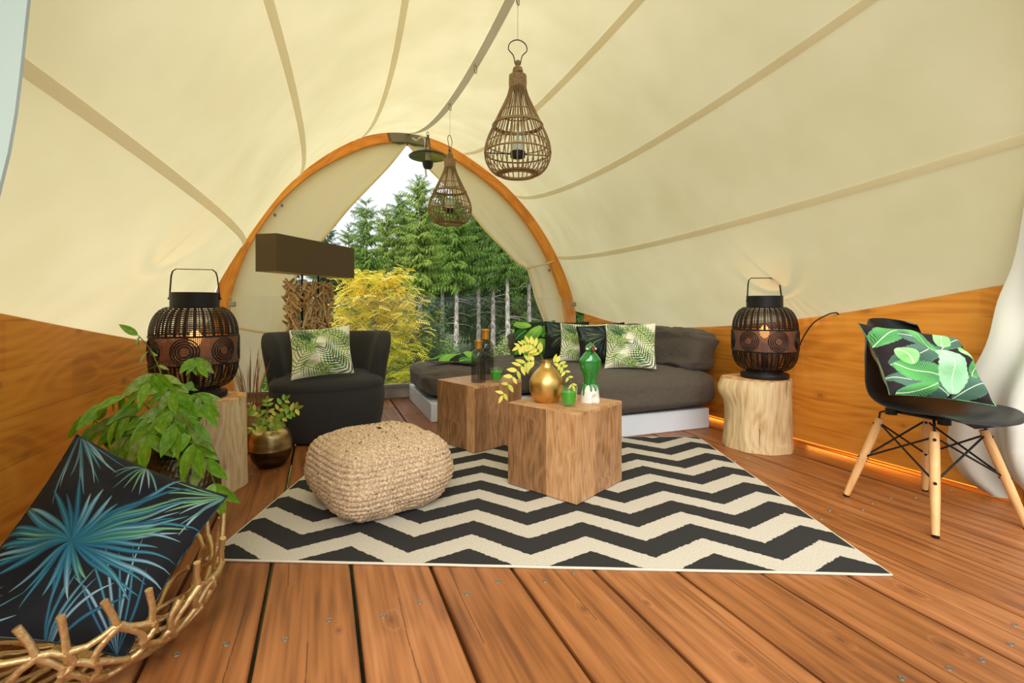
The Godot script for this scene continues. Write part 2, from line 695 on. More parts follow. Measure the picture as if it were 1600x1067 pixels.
func print_monstera() -> Texture2D:
	var g := Print.new(512, Color(0.06, 0.16, 0.06))
	var lt := Color(0.62, 0.84, 0.34)
	var md := Color(0.36, 0.66, 0.20)
	var dk := Color(0.12, 0.42, 0.16)
	var vn := Color(0.80, 0.92, 0.62)
	for e in [[0.0, 0.9, 0.4, 0.6, 0.1, 0.3, 1], [0.6, 1.0, 1.0, 0.7, -0.1, 0.3, 1], [0.3, 1.05, 0.5, 0.65, 0.1, 0.25, 0], [0.02, 0.5, 0.3, 0.25, 0.1, 0.25, 2], [0.0, 0.1, 0.42, 0.12, 0.1, 0.22, 0], [0.7, 0.45, 1.0, 0.05, 0.1, 0.30, 1],
			[0.95, 0.75, 0.6, 0.5, 0.1, 0.24, 2], [0.22, 0.62, 0.66, 0.12, -0.08, 0.30, 0], [0.75, 0.0, 1.0, 0.25, 0.1, 0.2, 0], [0.55, 0.55, 0.92, 0.78, 0.15, 0.22, 0]]:
		g.broad(Vector2(e[0], e[1]), Vector2(e[2], e[3]), e[4], e[5], [lt, md, dk][e[6]], [md, dk, dk.darkened(0.3)][e[6]], vn, 14.0)
	return g.tex()


func print_banana() -> Texture2D:
	var g := Print.new(768, Color(0.10, 0.055, 0.085))
	var lt := Color(0.66, 0.90, 0.62)
	var md := Color(0.38, 0.74, 0.36)
	var dk := Color(0.20, 0.38, 0.30)
	var vn := Color(0.88, 0.95, 0.82)
	for e in [[0.55, 0.98, 0.0, 0.78, -0.1, 0.20, 2], [0.0, 0.35, 0.36, 0.04, 0.15, 0.22, 1], [0.58, 0.40, 0.22, 0.18, -0.08, 0.22, 2], [0.55, 0.42, 0.30, 0.0, 0.05, 0.17, 1], [0.60, 0.35, 0.98, 0.05, 0.1, 0.20, 2], [0.62, 0.30, 0.75, -0.02, -0.1, 0.17, 0],
			[0.05, 0.62, 0.46, 0.36, -0.12, 0.26, 2], [0.50, 0.78, 0.08, 0.60, 0.15, 0.24, 1], [0.98, 0.30, 0.72, 0.42, 0.1, 0.2, 0], [0.60, 1.0, 1.0, 0.72, 0.12, 0.24, 2], [0.78, 0.72, 1.02, 0.45, 0.1, 0.17, 1], [0.12, 0.42, 0.24, 0.62, 0.1, 0.14, 0], [0.05, 0.98, 0.42, 0.86, -0.2, 0.17, 1],
			[0.58, 0.96, 0.60, 0.36, 0.06, 0.30, 3]]:
		g.broad(Vector2(e[0], e[1]), Vector2(e[2], e[3]), e[4], e[5] * 1.05, [lt, md, dk.lightened(0.18), Color(0.70, 0.91, 0.72)][e[6]], [md, dk, dk.darkened(0.25), Color(0.46, 0.76, 0.54)][e[6]], vn, 24.0)
	return g.tex()


# flat-woven chevron: period 0.434 across, 0.232 along, 0.15 swing
func rug_tex() -> Texture2D:
	var w := 1400
	var h := 980
	var out := PackedByteArray()
	out.resize(w * h * 3)
	var weave := grey_noise(700, 490, 0.4, 2, 5, w, h)
	var edge := grey_noise(256, 256, 0.35, 2, 6, w, h)
	for j in h:
		var d := 1.655 + 1.62 * (1.0 - (j + 0.5) / h)
		for i in w:
			var x := -1.06 + 2.30 * (i + 0.5) / w
			var k := j * w + i
			var p := (x + 1.02) / 0.434
			var tri := absf(p - floorf(p) - 0.5)
			tri = 1.0 - tri * 2.0
			var e := d + tri * 0.15 + (edge[k] / 255.0 - 0.5) * 0.010
			var q := (e - 1.876) / 0.232
			q -= floorf(q)
			var c := Color(0.125, 0.122, 0.12) if q < 0.52 else Color(0.735, 0.71, 0.65)
			var s := 1.0 + (weave[k] / 255.0 - 0.5) * 0.16 + (0.03 if (j / 2) % 2 else -0.03)
			out[k * 3] = int(clampf(c.r * s, 0, 1) * 255)
			out[k * 3 + 1] = int(clampf(c.g * s, 0, 1) * 255)
			out[k * 3 + 2] = int(clampf(c.b * s, 0, 1) * 255)
	return ImageTexture.create_from_image(Image.create_from_data(w, h, false, Image.FORMAT_RGB8, out))


func weave_tex(n: int, rib: bool) -> Texture2D:      # a small plain weave, as height
	var im := Image.create(n, n, false, Image.FORMAT_L8)
	for j in n:
		for i in n:
			var a := sin(TAU * i / n * 8.0)
			var b := sin(TAU * j / n * 8.0)
			var v := 0.5 + 0.25 * (a * (1.0 if rib else signf(b)) + b * (0.3 if rib else signf(a)))
			im.set_pixel(i, j, Color(v, v, v))
	return ImageTexture.create_from_image(im)


func make_materials() -> void:
	var weave := weave_tex(64, false)
	var fine := noise_tex(0.08, 256, 4, 3)
	# canvas lets the daylight through
	var c := textured(ramp_noise(0.01, CANVAS_A, CANVAS_B, 256, 4, 11), 0.9)
	triplanar(c, 0.6)
	c.backlight_enabled = true
	c.backlight = Color(1, 1, 1)
	c.cull_mode = BaseMaterial3D.CULL_DISABLED
	bumped(c, noise_tex(0.012, 256, 3, 12), 0.35)
	M.canvas = c
	var fl := mat(Color(0.93, 0.87, 0.70), 0.9)
	fl.backlight_enabled = true
	fl.backlight = Color(0.9, 0.88, 0.8)
	fl.cull_mode = BaseMaterial3D.CULL_DISABLED
	M.flap = fl
	var dr := mat(Color(0.87, 0.88, 0.84), 0.9)
	dr.backlight_enabled = true
	dr.backlight = Color(0.7, 0.7, 0.7)
	dr.cull_mode = BaseMaterial3D.CULL_DISABLED
	M.drape = dr
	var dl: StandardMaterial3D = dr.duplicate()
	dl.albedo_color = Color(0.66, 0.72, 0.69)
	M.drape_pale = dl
	M.tape = bumped(triplanar(mat(Color(0.90, 0.85, 0.73), 0.9), 12.0), weave, 0.05)
	M.tape.backlight_enabled = true
	M.tape.backlight = Color(1.0, 0.98, 0.92)
	M.strap = bumped(triplanar(mat(Color(0.80, 0.79, 0.77), 0.85), 20.0), weave, 0.05)
	M.strap.backlight_enabled = true
	M.strap.backlight = Color(0.7, 0.7, 0.7)
	# woods
	M.deck = []
	for k in 3:
		var kn := [[[0.12, 0.62, 0.07], [0.37, 0.25, 0.05], [0.66, 0.45, 0.06], [0.86, 0.8, 0.05]], [[0.2, 0.3, 0.05], [0.58, 0.7, 0.07]], [[0.33, 0.5, 0.06], [0.47, 0.2, 0.04], [0.8, 0.35, 0.07]]][k] as Array
		var m := textured(wood_tex(1024, 160, [Color(0.36, 0.20, 0.10), Color(0.33, 0.18, 0.09), Color(0.40, 0.225, 0.12)][k], [Color(0.575, 0.36, 0.19), Color(0.545, 0.335, 0.17), Color(0.605, 0.385, 0.215)][k], [Color(0.69, 0.455, 0.28), Color(0.655, 0.42, 0.245), Color(0.73, 0.50, 0.325)][k], kn, 20 + k * 5, 3.0, 0.42, 0, 0.4), 0.42)
		bumped(m, m.albedo_texture, 0.12)
		m.uv1_scale = Vector3(0.5, 1, 1)
		m.metallic_specular = 0.45
		M.deck.append(m)
	var kp := [[0.08, 0.2, 0.03], [0.24, 0.62, 0.035], [0.31, 0.35, 0.025], [0.47, 0.78, 0.03], [0.55, 0.15, 0.03], [0.66, 0.5, 0.035], [0.79, 0.86, 0.03], [0.9, 0.36, 0.03], [0.71, 0.28, 0.02], [0.15, 0.88, 0.025]]
	M.panel = textured(wood_tex(1024, 512, Color(0.68, 0.39, 0.10), Color(0.88, 0.58, 0.19), Color(0.935, 0.68, 0.31), kp, 50, 15.0, 0.5, 6), 0.5)
	bumped(M.panel, M.panel.albedo_texture, 0.08)
	M.arch = textured(M.panel.albedo_texture, 0.4, Color(1.0, 0.97, 0.85))
	M.cube = []
	for k in 3:
		var kn := [[[0.45, 0.62, 0.10]], [[0.72, 0.4, 0.05]], [[0.3, 0.5, 0.07], [0.75, 0.3, 0.05]]][k] as Array
		M.cube.append(textured(wood_tex(512, 256, [Color(0.38, 0.255, 0.155), Color(0.54, 0.38, 0.24), Color(0.44, 0.305, 0.19)][k], [Color(0.56, 0.405, 0.265), Color(0.735, 0.56, 0.385), Color(0.65, 0.485, 0.33)][k], [Color(0.66, 0.50, 0.34), Color(0.81, 0.65, 0.48), Color(0.74, 0.58, 0.42)][k], kn, 70 + 4 * k, 7.0, 0.7), 0.45))
	M.stump = textured(wood_tex(512, 256, Color(0.66, 0.53, 0.35), Color(0.82, 0.72, 0.545), Color(0.89, 0.82, 0.67), [[0.35, 0.3, 0.03]], 90, 7.0, 0.6), 0.75)
	M.stump_top = textured(ramp_noise(0.03, Color(0.70, 0.53, 0.34), Color(0.84, 0.69, 0.49), 256, 3, 31), 0.8)
	M.twig = []
	for k in 4:
		M.twig.append(textured(ramp_noise(0.05, [Color(0.60, 0.46, 0.29), Color(0.66, 0.52, 0.34), Color(0.72, 0.58, 0.40), Color(0.62, 0.49, 0.33)][k], [Color(0.80, 0.66, 0.46), Color(0.86, 0.73, 0.53), Color(0.90, 0.79, 0.60), Color(0.82, 0.69, 0.52)][k], 128, 3, 33 + k), 0.85))
	M.beech = textured(wood_tex(256, 64, Color(0.72, 0.52, 0.32), Color(0.85, 0.66, 0.44), Color(0.91, 0.75, 0.54), [], 95, 5.0, 0.4), 0.5)
	M.rattan = textured(ramp_noise(0.06, Color(0.46, 0.37, 0.25), Color(0.67, 0.55, 0.38), 128, 3, 36), 0.7)
	M.rattan_wrap = textured(ramp_noise(0.06, Color(0.52, 0.43, 0.31), Color(0.66, 0.56, 0.42), 128, 3, 37), 0.8)
	# cloth
	var up := bumped(triplanar(mat(Color(0.185, 0.18, 0.178), 0.95), 14.0), fine, 0.08)
	up.rim_enabled = true
	up.rim = 0.35
	M.upholstery = up
	var fu := bumped(triplanar(mat(Color(0.335, 0.305, 0.27), 0.95), 3.0), noise_tex(0.02, 256, 5, 15), 0.6)
	fu.rim_enabled = true
	fu.rim = 0.35
	M.futon = fu
	M.linen = bumped(triplanar(mat(Color(0.80, 0.74, 0.64), 0.95), 16.0), weave, 0.05)
	for e in [["teal", print_teal_palm()], ["light", print_light_palm()], ["dark", print_dark_palm()], ["monstera", print_monstera()], ["banana", print_banana()]]:
		var p := textured(e[1], 0.85)
		bumped(p, noise_tex(0.012, 256, 3, 17), 0.5)
		M[e[0]] = p
	var rug := textured(rug_tex(), 0.95)
	M.rug = rug
	M.rug_edge = mat(Color(0.80, 0.76, 0.68), 0.95)
	var jute := textured(ramp_noise(0.05, Color(0.62, 0.50, 0.36), Color(0.90, 0.81, 0.69), 512, 5, 41), 0.95)
	triplanar(jute, 3.0)
	M.jute = jute
	M.jute_speck = mat(Color(0.24, 0.16, 0.09), 0.95)
	# metals, plastics, glass
	M.black_metal = mat(Color(0.085, 0.085, 0.09), 0.5, 0.3)
	M.bronze = mat(Color(0.15, 0.105, 0.085), 0.45, 0.6)
	M.mesh = mat(Color(0.46, 0.33, 0.27), 0.5, 0.5)
	M.inner_copper = mat(Color(0.55, 0.36, 0.26), 0.45, 0.7)
	M.steel = mat(Color(0.62, 0.62, 0.60), 0.35, 0.9)
	M.grey_plate = mat(Color(0.47, 0.45, 0.40), 0.6, 0.2)
	M.gold = bumped(mat(Color(0.86, 0.71, 0.42), 0.33, 1.0), noise_tex(0.02, 256, 2, 43), 0.03)
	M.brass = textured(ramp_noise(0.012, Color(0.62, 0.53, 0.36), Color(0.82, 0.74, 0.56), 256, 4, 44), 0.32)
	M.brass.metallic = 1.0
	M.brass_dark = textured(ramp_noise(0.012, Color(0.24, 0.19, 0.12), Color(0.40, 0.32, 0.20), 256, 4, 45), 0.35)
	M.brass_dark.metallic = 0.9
	M.twig_gold = bumped(triplanar(mat(Color(0.82, 0.71, 0.50), 0.45, 0.85), 8.0), noise_tex(0.05, 128, 3, 46), 0.2)
	M.hammered = mat(Color(0.42, 0.38, 0.32), 0.26, 1.0)
	M.black_plastic = mat(Color(0.055, 0.06, 0.068), 0.42)
	M.black_cable = mat(Color(0.03, 0.03, 0.032), 0.5)
	M.white_board = mat(Color(0.835, 0.86, 0.89), 0.5)
	M.shade = bumped(triplanar(mat(Color(0.365, 0.30, 0.205), 0.9), 10.0), weave, 0.04)
	M.shade_lining = mat(Color(0.88, 0.80, 0.66), 0.9)
	M.sill = textured(ramp_noise(0.02, Color(0.60, 0.58, 0.54), Color(0.74, 0.72, 0.68), 256, 4, 47), 0.6)
	var gl := mat(Color(0.75, 0.90, 0.85, 0.02), 0.01)
	gl.metallic_specular = 0.3
	gl.transparency = BaseMaterial3D.TRANSPARENCY_ALPHA
	M.pane = gl
	var cg := mat(Color(0.45, 0.85, 0.40, 0.05), 0.03)
	cg.transparency = BaseMaterial3D.TRANSPARENCY_ALPHA
	M.cup = cg
	var bg := mat(Color(0.10, 0.115, 0.10, 0.50), 0.06)
	bg.transparency = BaseMaterial3D.TRANSPARENCY_ALPHA
	M.smoked = bg
	M.cork = mat(Color(0.80, 0.58, 0.22), 0.35, 0.7)
	M.wax = mat(Color(0.16, 0.60, 0.05), 0.45)
	M.wax.subsurf_scatter_enabled = true
	M.wax.subsurf_scatter_strength = 0.2
	M.candle_white = mat(Color(0.86, 0.86, 0.80), 0.6)
	M.glaze = mat(Color(0.03, 0.46, 0.15), 0.10)
	M.glaze.clearcoat_enabled = true
	M.glaze.clearcoat = 1.0
	M.glaze.clearcoat_roughness = 0.04
	M.glaze_white = mat(Color(0.88, 0.87, 0.83), 0.2)
	M.beak = mat(Color(0.42, 0.12, 0.05), 0.25)
	# plants
	M.leaf = []
	for k in 3:
		var l := textured(ramp_noise(0.015, [Color(0.36, 0.55, 0.10), Color(0.44, 0.64, 0.13), Color(0.48, 0.62, 0.24)][k], [Color(0.45, 0.66, 0.14), Color(0.55, 0.75, 0.19), Color(0.62, 0.72, 0.38)][k], 128, 4, 60 + k), 0.45)
		l.backlight_enabled = true
		l.backlight = Color(0.42, 0.48, 0.2)
		l.cull_mode = BaseMaterial3D.CULL_DISABLED
		M.leaf.append(l)
	M.stem = mat(Color(0.42, 0.50, 0.16), 0.6)
	M.sprig = []
	for k in 2:
		var l := mat([Color(0.86, 0.82, 0.36), Color(0.76, 0.77, 0.30)][k], 0.6)
		l.backlight_enabled = true
		l.backlight = Color(0.5, 0.5, 0.2)
		l.cull_mode = BaseMaterial3D.CULL_DISABLED
		M.sprig.append(l)
	M.sprig_dark = mat(Color(0.45, 0.50, 0.12), 0.6)
	M.sprig_dark.backlight_enabled = true
	M.sprig_dark.backlight = Color(0.4, 0.45, 0.15)
	M.dry = mat(Color(0.56, 0.40, 0.24), 0.9)
	M.bark = textured(ramp_noise(0.04, Color(0.46, 0.43, 0.40), Color(0.76, 0.74, 0.71), 128, 4, 64), 0.95)
	M.ground = triplanar(textured(ramp_noise(0.03, Color(0.16, 0.24, 0.07), Color(0.30, 0.36, 0.12), 256, 4, 66), 1.0), 0.3, true)
	# lights
	M.bulb = mat(Color(1.0, 0.75, 0.45), 0.5)
	M.bulb.emission_enabled = true
	M.bulb.emission = Color(1.0, 0.72, 0.40)
	M.bulb.emission_energy_multiplier = 2.5
	M.led = mat(Color(1.0, 0.66, 0.25), 0.5)
	M.led.emission_enabled = true
	M.led.emission = Color(1.0, 0.66, 0.20)
	M.led.emission_energy_multiplier = 1.3


# ------------------------------------------------------------------ the tent
const HALF_ARCH := [Vector2(0, 2.79), Vector2(0.32, 2.745), Vector2(0.64, 2.60), Vector2(1.06, 2.30), Vector2(1.37, 1.955), Vector2(1.57, 1.62), Vector2(1.70, 1.30), Vector2(1.775, 1.0), Vector2(1.79, 0.78), Vector2(1.76, 0.4), Vector2(1.70, 0.02)]
const RIGHT_TOP := [Vector2(1.0, 1.03), Vector2(1.25, 0.985), Vector2(1.74, 0.88), Vector2(2.36, 0.775), Vector2(3.1, 0.70), Vector2(4.0, 0.675), Vector2(4.6, 0.74), Vector2(5.0, 0.83)]
const LEFT_TOP := [Vector2(1.0, 1.04), Vector2(1.3, 1.0), Vector2(2.25, 0.855), Vector2(3.0, 0.74), Vector2(3.9, 0.615), Vector2(4.4, 0.62), Vector2(5.0, 0.78)]
const RIGHT_T := [Vector2(1.0, 2.90), Vector2(2.3, 2.85), Vector2(3.5, 2.80), Vector2(5.0, 2.69)]
const LEFT_T := [Vector2(1.0, -1.10), Vector2(2.3, -1.05), Vector2(3.5, -0.98), Vector2(5.0, -0.88)]


func back_s(y: float) -> float:
	return 4.75 + 0.28 * y


func arch_outline(k: int) -> Array:          # points (t - TC, y) from the right foot over the top to the left foot
	var pts := []
	for i in range(HALF_ARCH.size() - 1, -1, -1):
		pts.append(HALF_ARCH[i])
	for i in range(1, HALF_ARCH.size()):
		pts.append(Vector2(-HALF_ARCH[i].x, HALF_ARCH[i].y))
	return spline(pts, k)


func smooth_table(tab: Array, s: float) -> float:
	var r := 0.0
	for k in 9:
		r += at_s(tab, s + (k - 4) * 0.09)
	return r / 9.0


# a bent beam of rectangular section along points with outward directions, in a leaning plane
func beam(b: MB, pts: Array, outs: Array, thick: float, deep: Vector3, uvk: float) -> void:
	var run := 0.0
	for i in pts.size() - 1:
		var l: float = (pts[i + 1] - pts[i]).length()
		var c := []
		for e in [i, i + 1]:
			c.append([pts[e], pts[e] - outs[e] * thick, pts[e] - outs[e] * thick + deep, pts[e] + deep])
		for f in 4:
			var g: int = (f + 1) % 4
			var w := 0.12 if f % 2 == 0 else 0.13
			var u0 := run * uvk
			var u1 := (run + l) * uvk
			b.quad(c[0][f], c[1][f], c[1][g], c[0][g], Vector2(u0, f * 0.2), Vector2(u1, f * 0.2), Vector2(u1, f * 0.2 + w), Vector2(u0, f * 0.2 + w))
		run += l
	var z := pts.size() - 1
	b.quad(pts[0], pts[0] - outs[0] * thick, pts[0] - outs[0] * thick + deep, pts[0] + deep)
	b.quad(pts[z] + deep, pts[z] - outs[z] * thick + deep, pts[z] - outs[z] * thick, pts[z])


func build_shell() -> void:
	# --- floor: wide stained boards with open joints
	var fl := structure("floor", "deck of wide brown stained boards with dark open joints", "floor", TURN)
	var step := 0.2525
	var screws := MB.new()
	for i in 19:
		var t0 := -1.675 + i * step
		var cuts := [-1.2, 4.80]
		if i == 9:
			cuts = [-1.2, 3.98, 4.80]
		elif i == 8:
			cuts = [-1.2, 4.33, 4.80]
		for k in cuts.size() - 1:
			var b := MB.new()
			var s0: float = cuts[k]
			var s1: float = cuts[k + 1] - (0.004 if k < cuts.size() - 2 else 0.0)
			b.box(Vector3(step - 0.011, 0.04, s1 - s0), Transform3D(Basis(), Vector3(t0 + step / 2, -0.02 - rng.randf() * 0.0015, -(s0 + s1) / 2)), 0.004, 1.0)
			# u along the board (in metres), v across it
			var off := rng.randf() * 3.0
			for q in b.v.size():
				b.uv[q] = Vector2(-b.v[q].z + off, (b.v[q].x - t0) / step + b.v[q].y * 4.0)
			part("plank", b, M.deck[(i * 2 + k) % 3], fl)
		for row in [0.02, 0.75, 1.46, 2.17, 2.9, 3.75, 4.6]:
			for e in [0.07, 0.18]:
				var p := Vector3(t0 + e, 0.0, -(row + rng.randf_range(-0.03, 0.03)))
				screws.lathe([[Vector2(0.0080, -0.001), Vector2(0.0074, 0.0016)], [Vector2(0.0074, 0.0016), Vector2(0.0034, 0.0012)], [Vector2(0.0034, 0.0012), Vector2(0.0024, -0.005)]], 8, p)
	var sc := part("screw", screws, M.steel, fl)
	sc.set_meta("kind", "stuff")
	var under := MB.new()
	for k in 6:
		under.box(Vector3(4.8, 0.10, 0.08), Transform3D(Basis(), Vector3(0.72, -0.095, -(-0.9 + k * 1.1))))
	part("joist", under, M.black_metal, fl)

	# --- side walls: one bent three-ply board each, cut with a hollow curve on top
	for side in 2:
		var tops: Array = RIGHT_TOP if side == 0 else LEFT_TOP
		var ts: Array = RIGHT_T if side == 0 else LEFT_T
		var wl := structure("wall_right" if side == 0 else "wall_left", "low orange-stained pine wall board with hollow curved top edge, on the " + ("right beside the shell chair" if side == 0 else "left behind the leafy branches"), "wall", TURN)
		var b := MB.new()
		var s0 := 1.22
		var s1 := 4.80
		var sg := 1.0 if side == 0 else -1.0
		b.sheet(48, 6, func(u, w):
			var s: float = lerpf(s0, s1, u)
			var y: float = lerpf(0.024, smooth_table(tops, s) + 0.004, w)
			return tl(smooth_table(ts, s) + 0.022 * sg, y, s) if side == 1 else tl(smooth_table(ts, s1 + s0 - s) + 0.022, lerpf(0.024, smooth_table(tops, s1 + s0 - s) + 0.004, w), s1 + s0 - s), 0.04)
		for q in b.v.size():
			b.uv[q] = Vector2(-b.v[q].z * 0.42 + 0.3 * side, b.v[q].y * 0.95 + 0.05)
		var pnl := part("panel", b, M.panel, wl)
		pnl.set_meta("label", "orange-stained pine board with knots")
		var kb := MB.new()
		kb.sheet(24, 1, func(u, w):
			var s := lerpf(s0, s1, u if side == 1 else 1.0 - u)
			return tl(smooth_table(ts, s) + 0.105 * sg, lerpf(-0.03, 0.16, w), s), 0.02)
		part("kick_board", kb, M.deck[0], wl)
		# light strip under the board
		var strip := thing("led_strip", "warm light strip glowing under the " + ("right" if side == 0 else "left") + " pine wall board", "light strip", Vector3.ZERO, TURN)
		var lb := MB.new()
		var path := []
		for k in 25:
			var s := lerpf(1.25, 4.6, k / 24.0)
			path.append(tl(smooth_table(ts, s) + 0.056 * sg, 0.012, s))
		lb.tube(path, 0.009, 6)
		part("glowing_strip", lb, M.led, strip)
		for k in 3:
			var sa := 1.75 + k * 1.1
			var al := AreaLight3D.new()
			al.name = "strip_glow_%d_%d" % [side, k]
			al.area_size = Vector2(1.05, 0.012)
			al.light_color = Color(1.0, 0.60, 0.20)
			al.light_energy = LED_E
			al.area_normalize_energy = true
			al.area_range = 12.0
			al.shadow_enabled = true
			var pos := tp(smooth_table(ts, sa) + 0.046 * sg, 0.026, sa)
			add_child(al)
			al.look_at_from_position(pos, pos + (-WR * sg * 0.5 + Vector3(0, -1.0, 0)), WR)

	# --- the canvas, lofted between the front edge, a waist and the back arch
	var mids := [Vector2(1.37, 1.33), Vector2(1.01, 1.86), Vector2(0.514, 2.275)]
	var backs := [Vector2(1.71, 1.456), Vector2(1.23, 2.165), Vector2(0.63, 2.61)]
	var rows := []         # each row: 41 points (t, y, s) from the front to the back
	var edge_row := func(tops: Array, ts: Array) -> Array:
		var r := []
		for k in 41:
			var s := lerpf(1.18, 4.985, k / 40.0)
			r.append(Vector3(smooth_table(ts, s), smooth_table(tops, s), s))
		return r
	var mid_row := func(sg: float, m: Vector2, bk: Vector2) -> Array:
		var bp := Vector3(TC + sg * bk.x, bk.y, back_s(bk.y))
		var fp := Vector3(bp.x + sg * 0.045, bp.y + 0.11, 6.2 - bp.z)
		var c := Vector3(TC + sg * m.x, m.y, 3.1) * 2.0 - (bp + fp) * 0.5
		return bez(fp, c, bp, 40)
	rows.append(edge_row.call(LEFT_TOP, LEFT_T))
	for k in 3:
		rows.append(mid_row.call(-1.0, mids[k], backs[k]))
	rows.append(mid_row.call(0.0, Vector2(0, 2.40), Vector2(0, 2.79)))
	for k in 3:
		rows.append(mid_row.call(1.0, mids[2 - k], backs[2 - k]))
	rows.append(edge_row.call(RIGHT_TOP, RIGHT_T))
	canvas_rows = rows
	var ceil_ := structure("ceiling", "cream canvas tent skin stretched between the two wooden arches", "tent canvas", TURN)
	var dense := []        # [along][across]
	for k in 41:
		var col := []
		for r in rows:
			col.append(r[k])
		dense.append(spline(col, 10))
	var na: int = dense[0].size() - 1
	# towards the back arch the skin follows the beam exactly
	var outline := arch_outline(24)
	outline.reverse()
	var marks := []
	for r in rows:
		var best := 0
		for k in outline.size():
			if Vector2(r[40].x - TC, r[40].y).distance_to(outline[k]) < Vector2(r[40].x - TC, r[40].y).distance_to(outline[best]):
				best = k
		marks.append(best)
	for j in na + 1:
		var seg := mini(j / 10, rows.size() - 2)
		var f := lerpf(marks[seg], marks[seg + 1], (j - seg * 10) / 10.0)
		var q: Vector2 = outline[int(f)].lerp(outline[mini(int(f) + 1, outline.size() - 1)], f - int(f)) * 1.006
		var off: Vector3 = Vector3(TC + q.x, q.y, back_s(q.y)) - dense[40][j]
		for k in 41:
			dense[k][j] += off * pow(smoothstep(24.0, 40.0, k), 1.6)
	var skirt := []
	for j in na + 1:
		skirt.append(dense[40][j] + Vector3((dense[40][j].x - TC) * 0.01, 0.02, 0.12))
	var cb := MB.new()
	cb.grid(na, 41, func(u, w):
		var p: Vector3 = skirt[roundi(u * na)] if w > 0.999 else dense[roundi(w * 41)][roundi(u * na)]
		return tl(p.x, p.y, p.z))
	part("canvas", cb, M.canvas, ceil_)
	# seams lie a little inside the canvas
	for r in range(1, 8):
		var sb := MB.new()
		var wide := 0.026 if r == 4 else 0.0205
		var i := r * 10
		sb.grid(2, 80, func(u, w):
			var f: float = w * 40.0
			var k := mini(int(f), 39)
			var p: Vector3 = dense[k][i].lerp(dense[k + 1][i], f - k)
			var q: Vector3 = dense[k][i + 1].lerp(dense[k + 1][i + 1], f - k)
			var q0: Vector3 = dense[k][i - 1].lerp(dense[k + 1][i - 1], f - k)
			var along: Vector3 = (dense[k + 1][i] - dense[k][i]).normalized()
			var acr: Vector3 = (q - q0)
			acr = (acr - along * acr.dot(along)).normalized()
			var inw := along.cross(acr).normalized()
			if inw.y > 0:
				inw = -inw
			var c: Vector3 = p + acr * (u - 0.5) * 2.0 * wide + inw * (0.007 if r != 4 else 0.012)
			return tl(c.x, c.y, c.z))
		var sm := part("ridge_strap" if r == 4 else "seam_tape", sb, M.strap if r == 4 else M.tape, ceil_)
		if r == 4:
			sm.set_meta("label", "grey webbing strap along the ridge")

	# --- back arch
	var lean := Vector3(0, 1, -0.28).normalized()
	var deep := Vector3(0, 0.0, -0.13)
	var ol := arch_outline(8)
	var ar := structure("trim_1", "bent glued-pine arch framing the open end towards the forest", "arch")
	ar.rotation.y = TURN
	var pts := []
	var outs := []
	for k in ol.size():
		var p: Vector2 = ol[k]
		var d: Vector2 = (ol[mini(k + 1, ol.size() - 1)] - ol[maxi(k - 1, 0)]).normalized()
		pts.append(tl(TC + p.x, p.y, back_s(p.y)))
		var o2 := Vector2(d.y, -d.x)
		outs.append((Vector3(o2.x, 0, 0) + lean * o2.y).normalized())
	var half := ol.size() / 2
	var b1 := MB.new()
	beam(b1, pts.slice(0, half - 5), outs.slice(0, half - 5), 0.115, deep, 0.5)
	part("bent_beam", b1, M.arch, ar)
	var b2 := MB.new()
	beam(b2, pts.slice(half + 5), outs.slice(half + 5), 0.115, deep, 0.5)
	part("bent_beam", b2, M.arch, ar)
	var b3 := MB.new()
	beam(b3, pts.slice(half - 6, half + 7), outs.slice(half - 6, half + 7), 0.113, deep, 0.5)
	part("connector_plate", b3, M.grey_plate, ar).set_meta("label", "grey metal joint at the crown of the arch")
	# --- front arch, over and behind the camera
	var fr := structure("trim_2", "bent glued-pine arch at the open front of the tent", "arch", TURN)
	var fp := []
	for k in range(na, -1, -1):
		var p: Vector3 = dense[0][k]
		fp.append(tl(p.x, p.y, p.z))
	fp.push_front(tl(2.93, 0.45, 1.22))
	fp.push_front(tl(2.93, 0.0, 1.25))
	fp.append(tl(-1.1, 0.45, 1.2))
	fp.append(tl(-1.08, 0.0, 1.24))
	var fo := []
	for k in fp.size():
		var d: Vector3 = (fp[mini(k + 1, fp.size() - 1)] - fp[maxi(k - 1, 0)]).normalized()
		fo.append(d.cross(Vector3(0, 0.27, 0.96)).normalized())
	var fb := MB.new()
	beam(fb, fp, fo, -0.115, Vector3(0, 0, 0.13), 0.5)
	part("bent_beam", fb, M.arch, fr)

	# --- sill and glass balustrade under the back arch
	var sill := structure("trim_3", "pale wooden sill carrying the glass balustrade", "sill", TURN)
	var sb2 := MB.new()
	sb2.box(Vector3(3.50, 0.115, 0.11), Transform3D(Basis(), tl(0.9, 0.0575, 4.80)), 0.006, 0.6)
	part("sill_board", sb2, M.sill, sill)
	var gl := thing("glass_balustrade", "frameless clear glass balustrade below the back arch", "balustrade", tp(0.9, 0.115, 4.71), TURN)
	for e in [[-0.725, 0.868], [0.876, 2.557]]:
		var g := MB.new()
		g.box(Vector3(e[1] - e[0], 0.845, 0.010), Transform3D(Basis(), Vector3((e[0] + e[1]) / 2 - 0.9, 0.423, 0)), 0.001)
		part("pane", g, M.pane, gl)
	for e in [[-0.70, 0.82], [2.53, 0.82]]:
		var c := MB.new()
		c.box(Vector3(0.05, 0.045, 0.03), Transform3D(Basis(), Vector3(e[0] - 0.9, e[1] - 0.045, 0)), 0.006)
		part("clamp", c, M.steel, gl)
	var ch := MB.new()
	ch.box(Vector3(3.30, 0.03, 0.03), Transform3D(Basis(), Vector3(0.015, 0.012, 0)), 0.003)
	part("base_channel", ch, M.steel, gl)

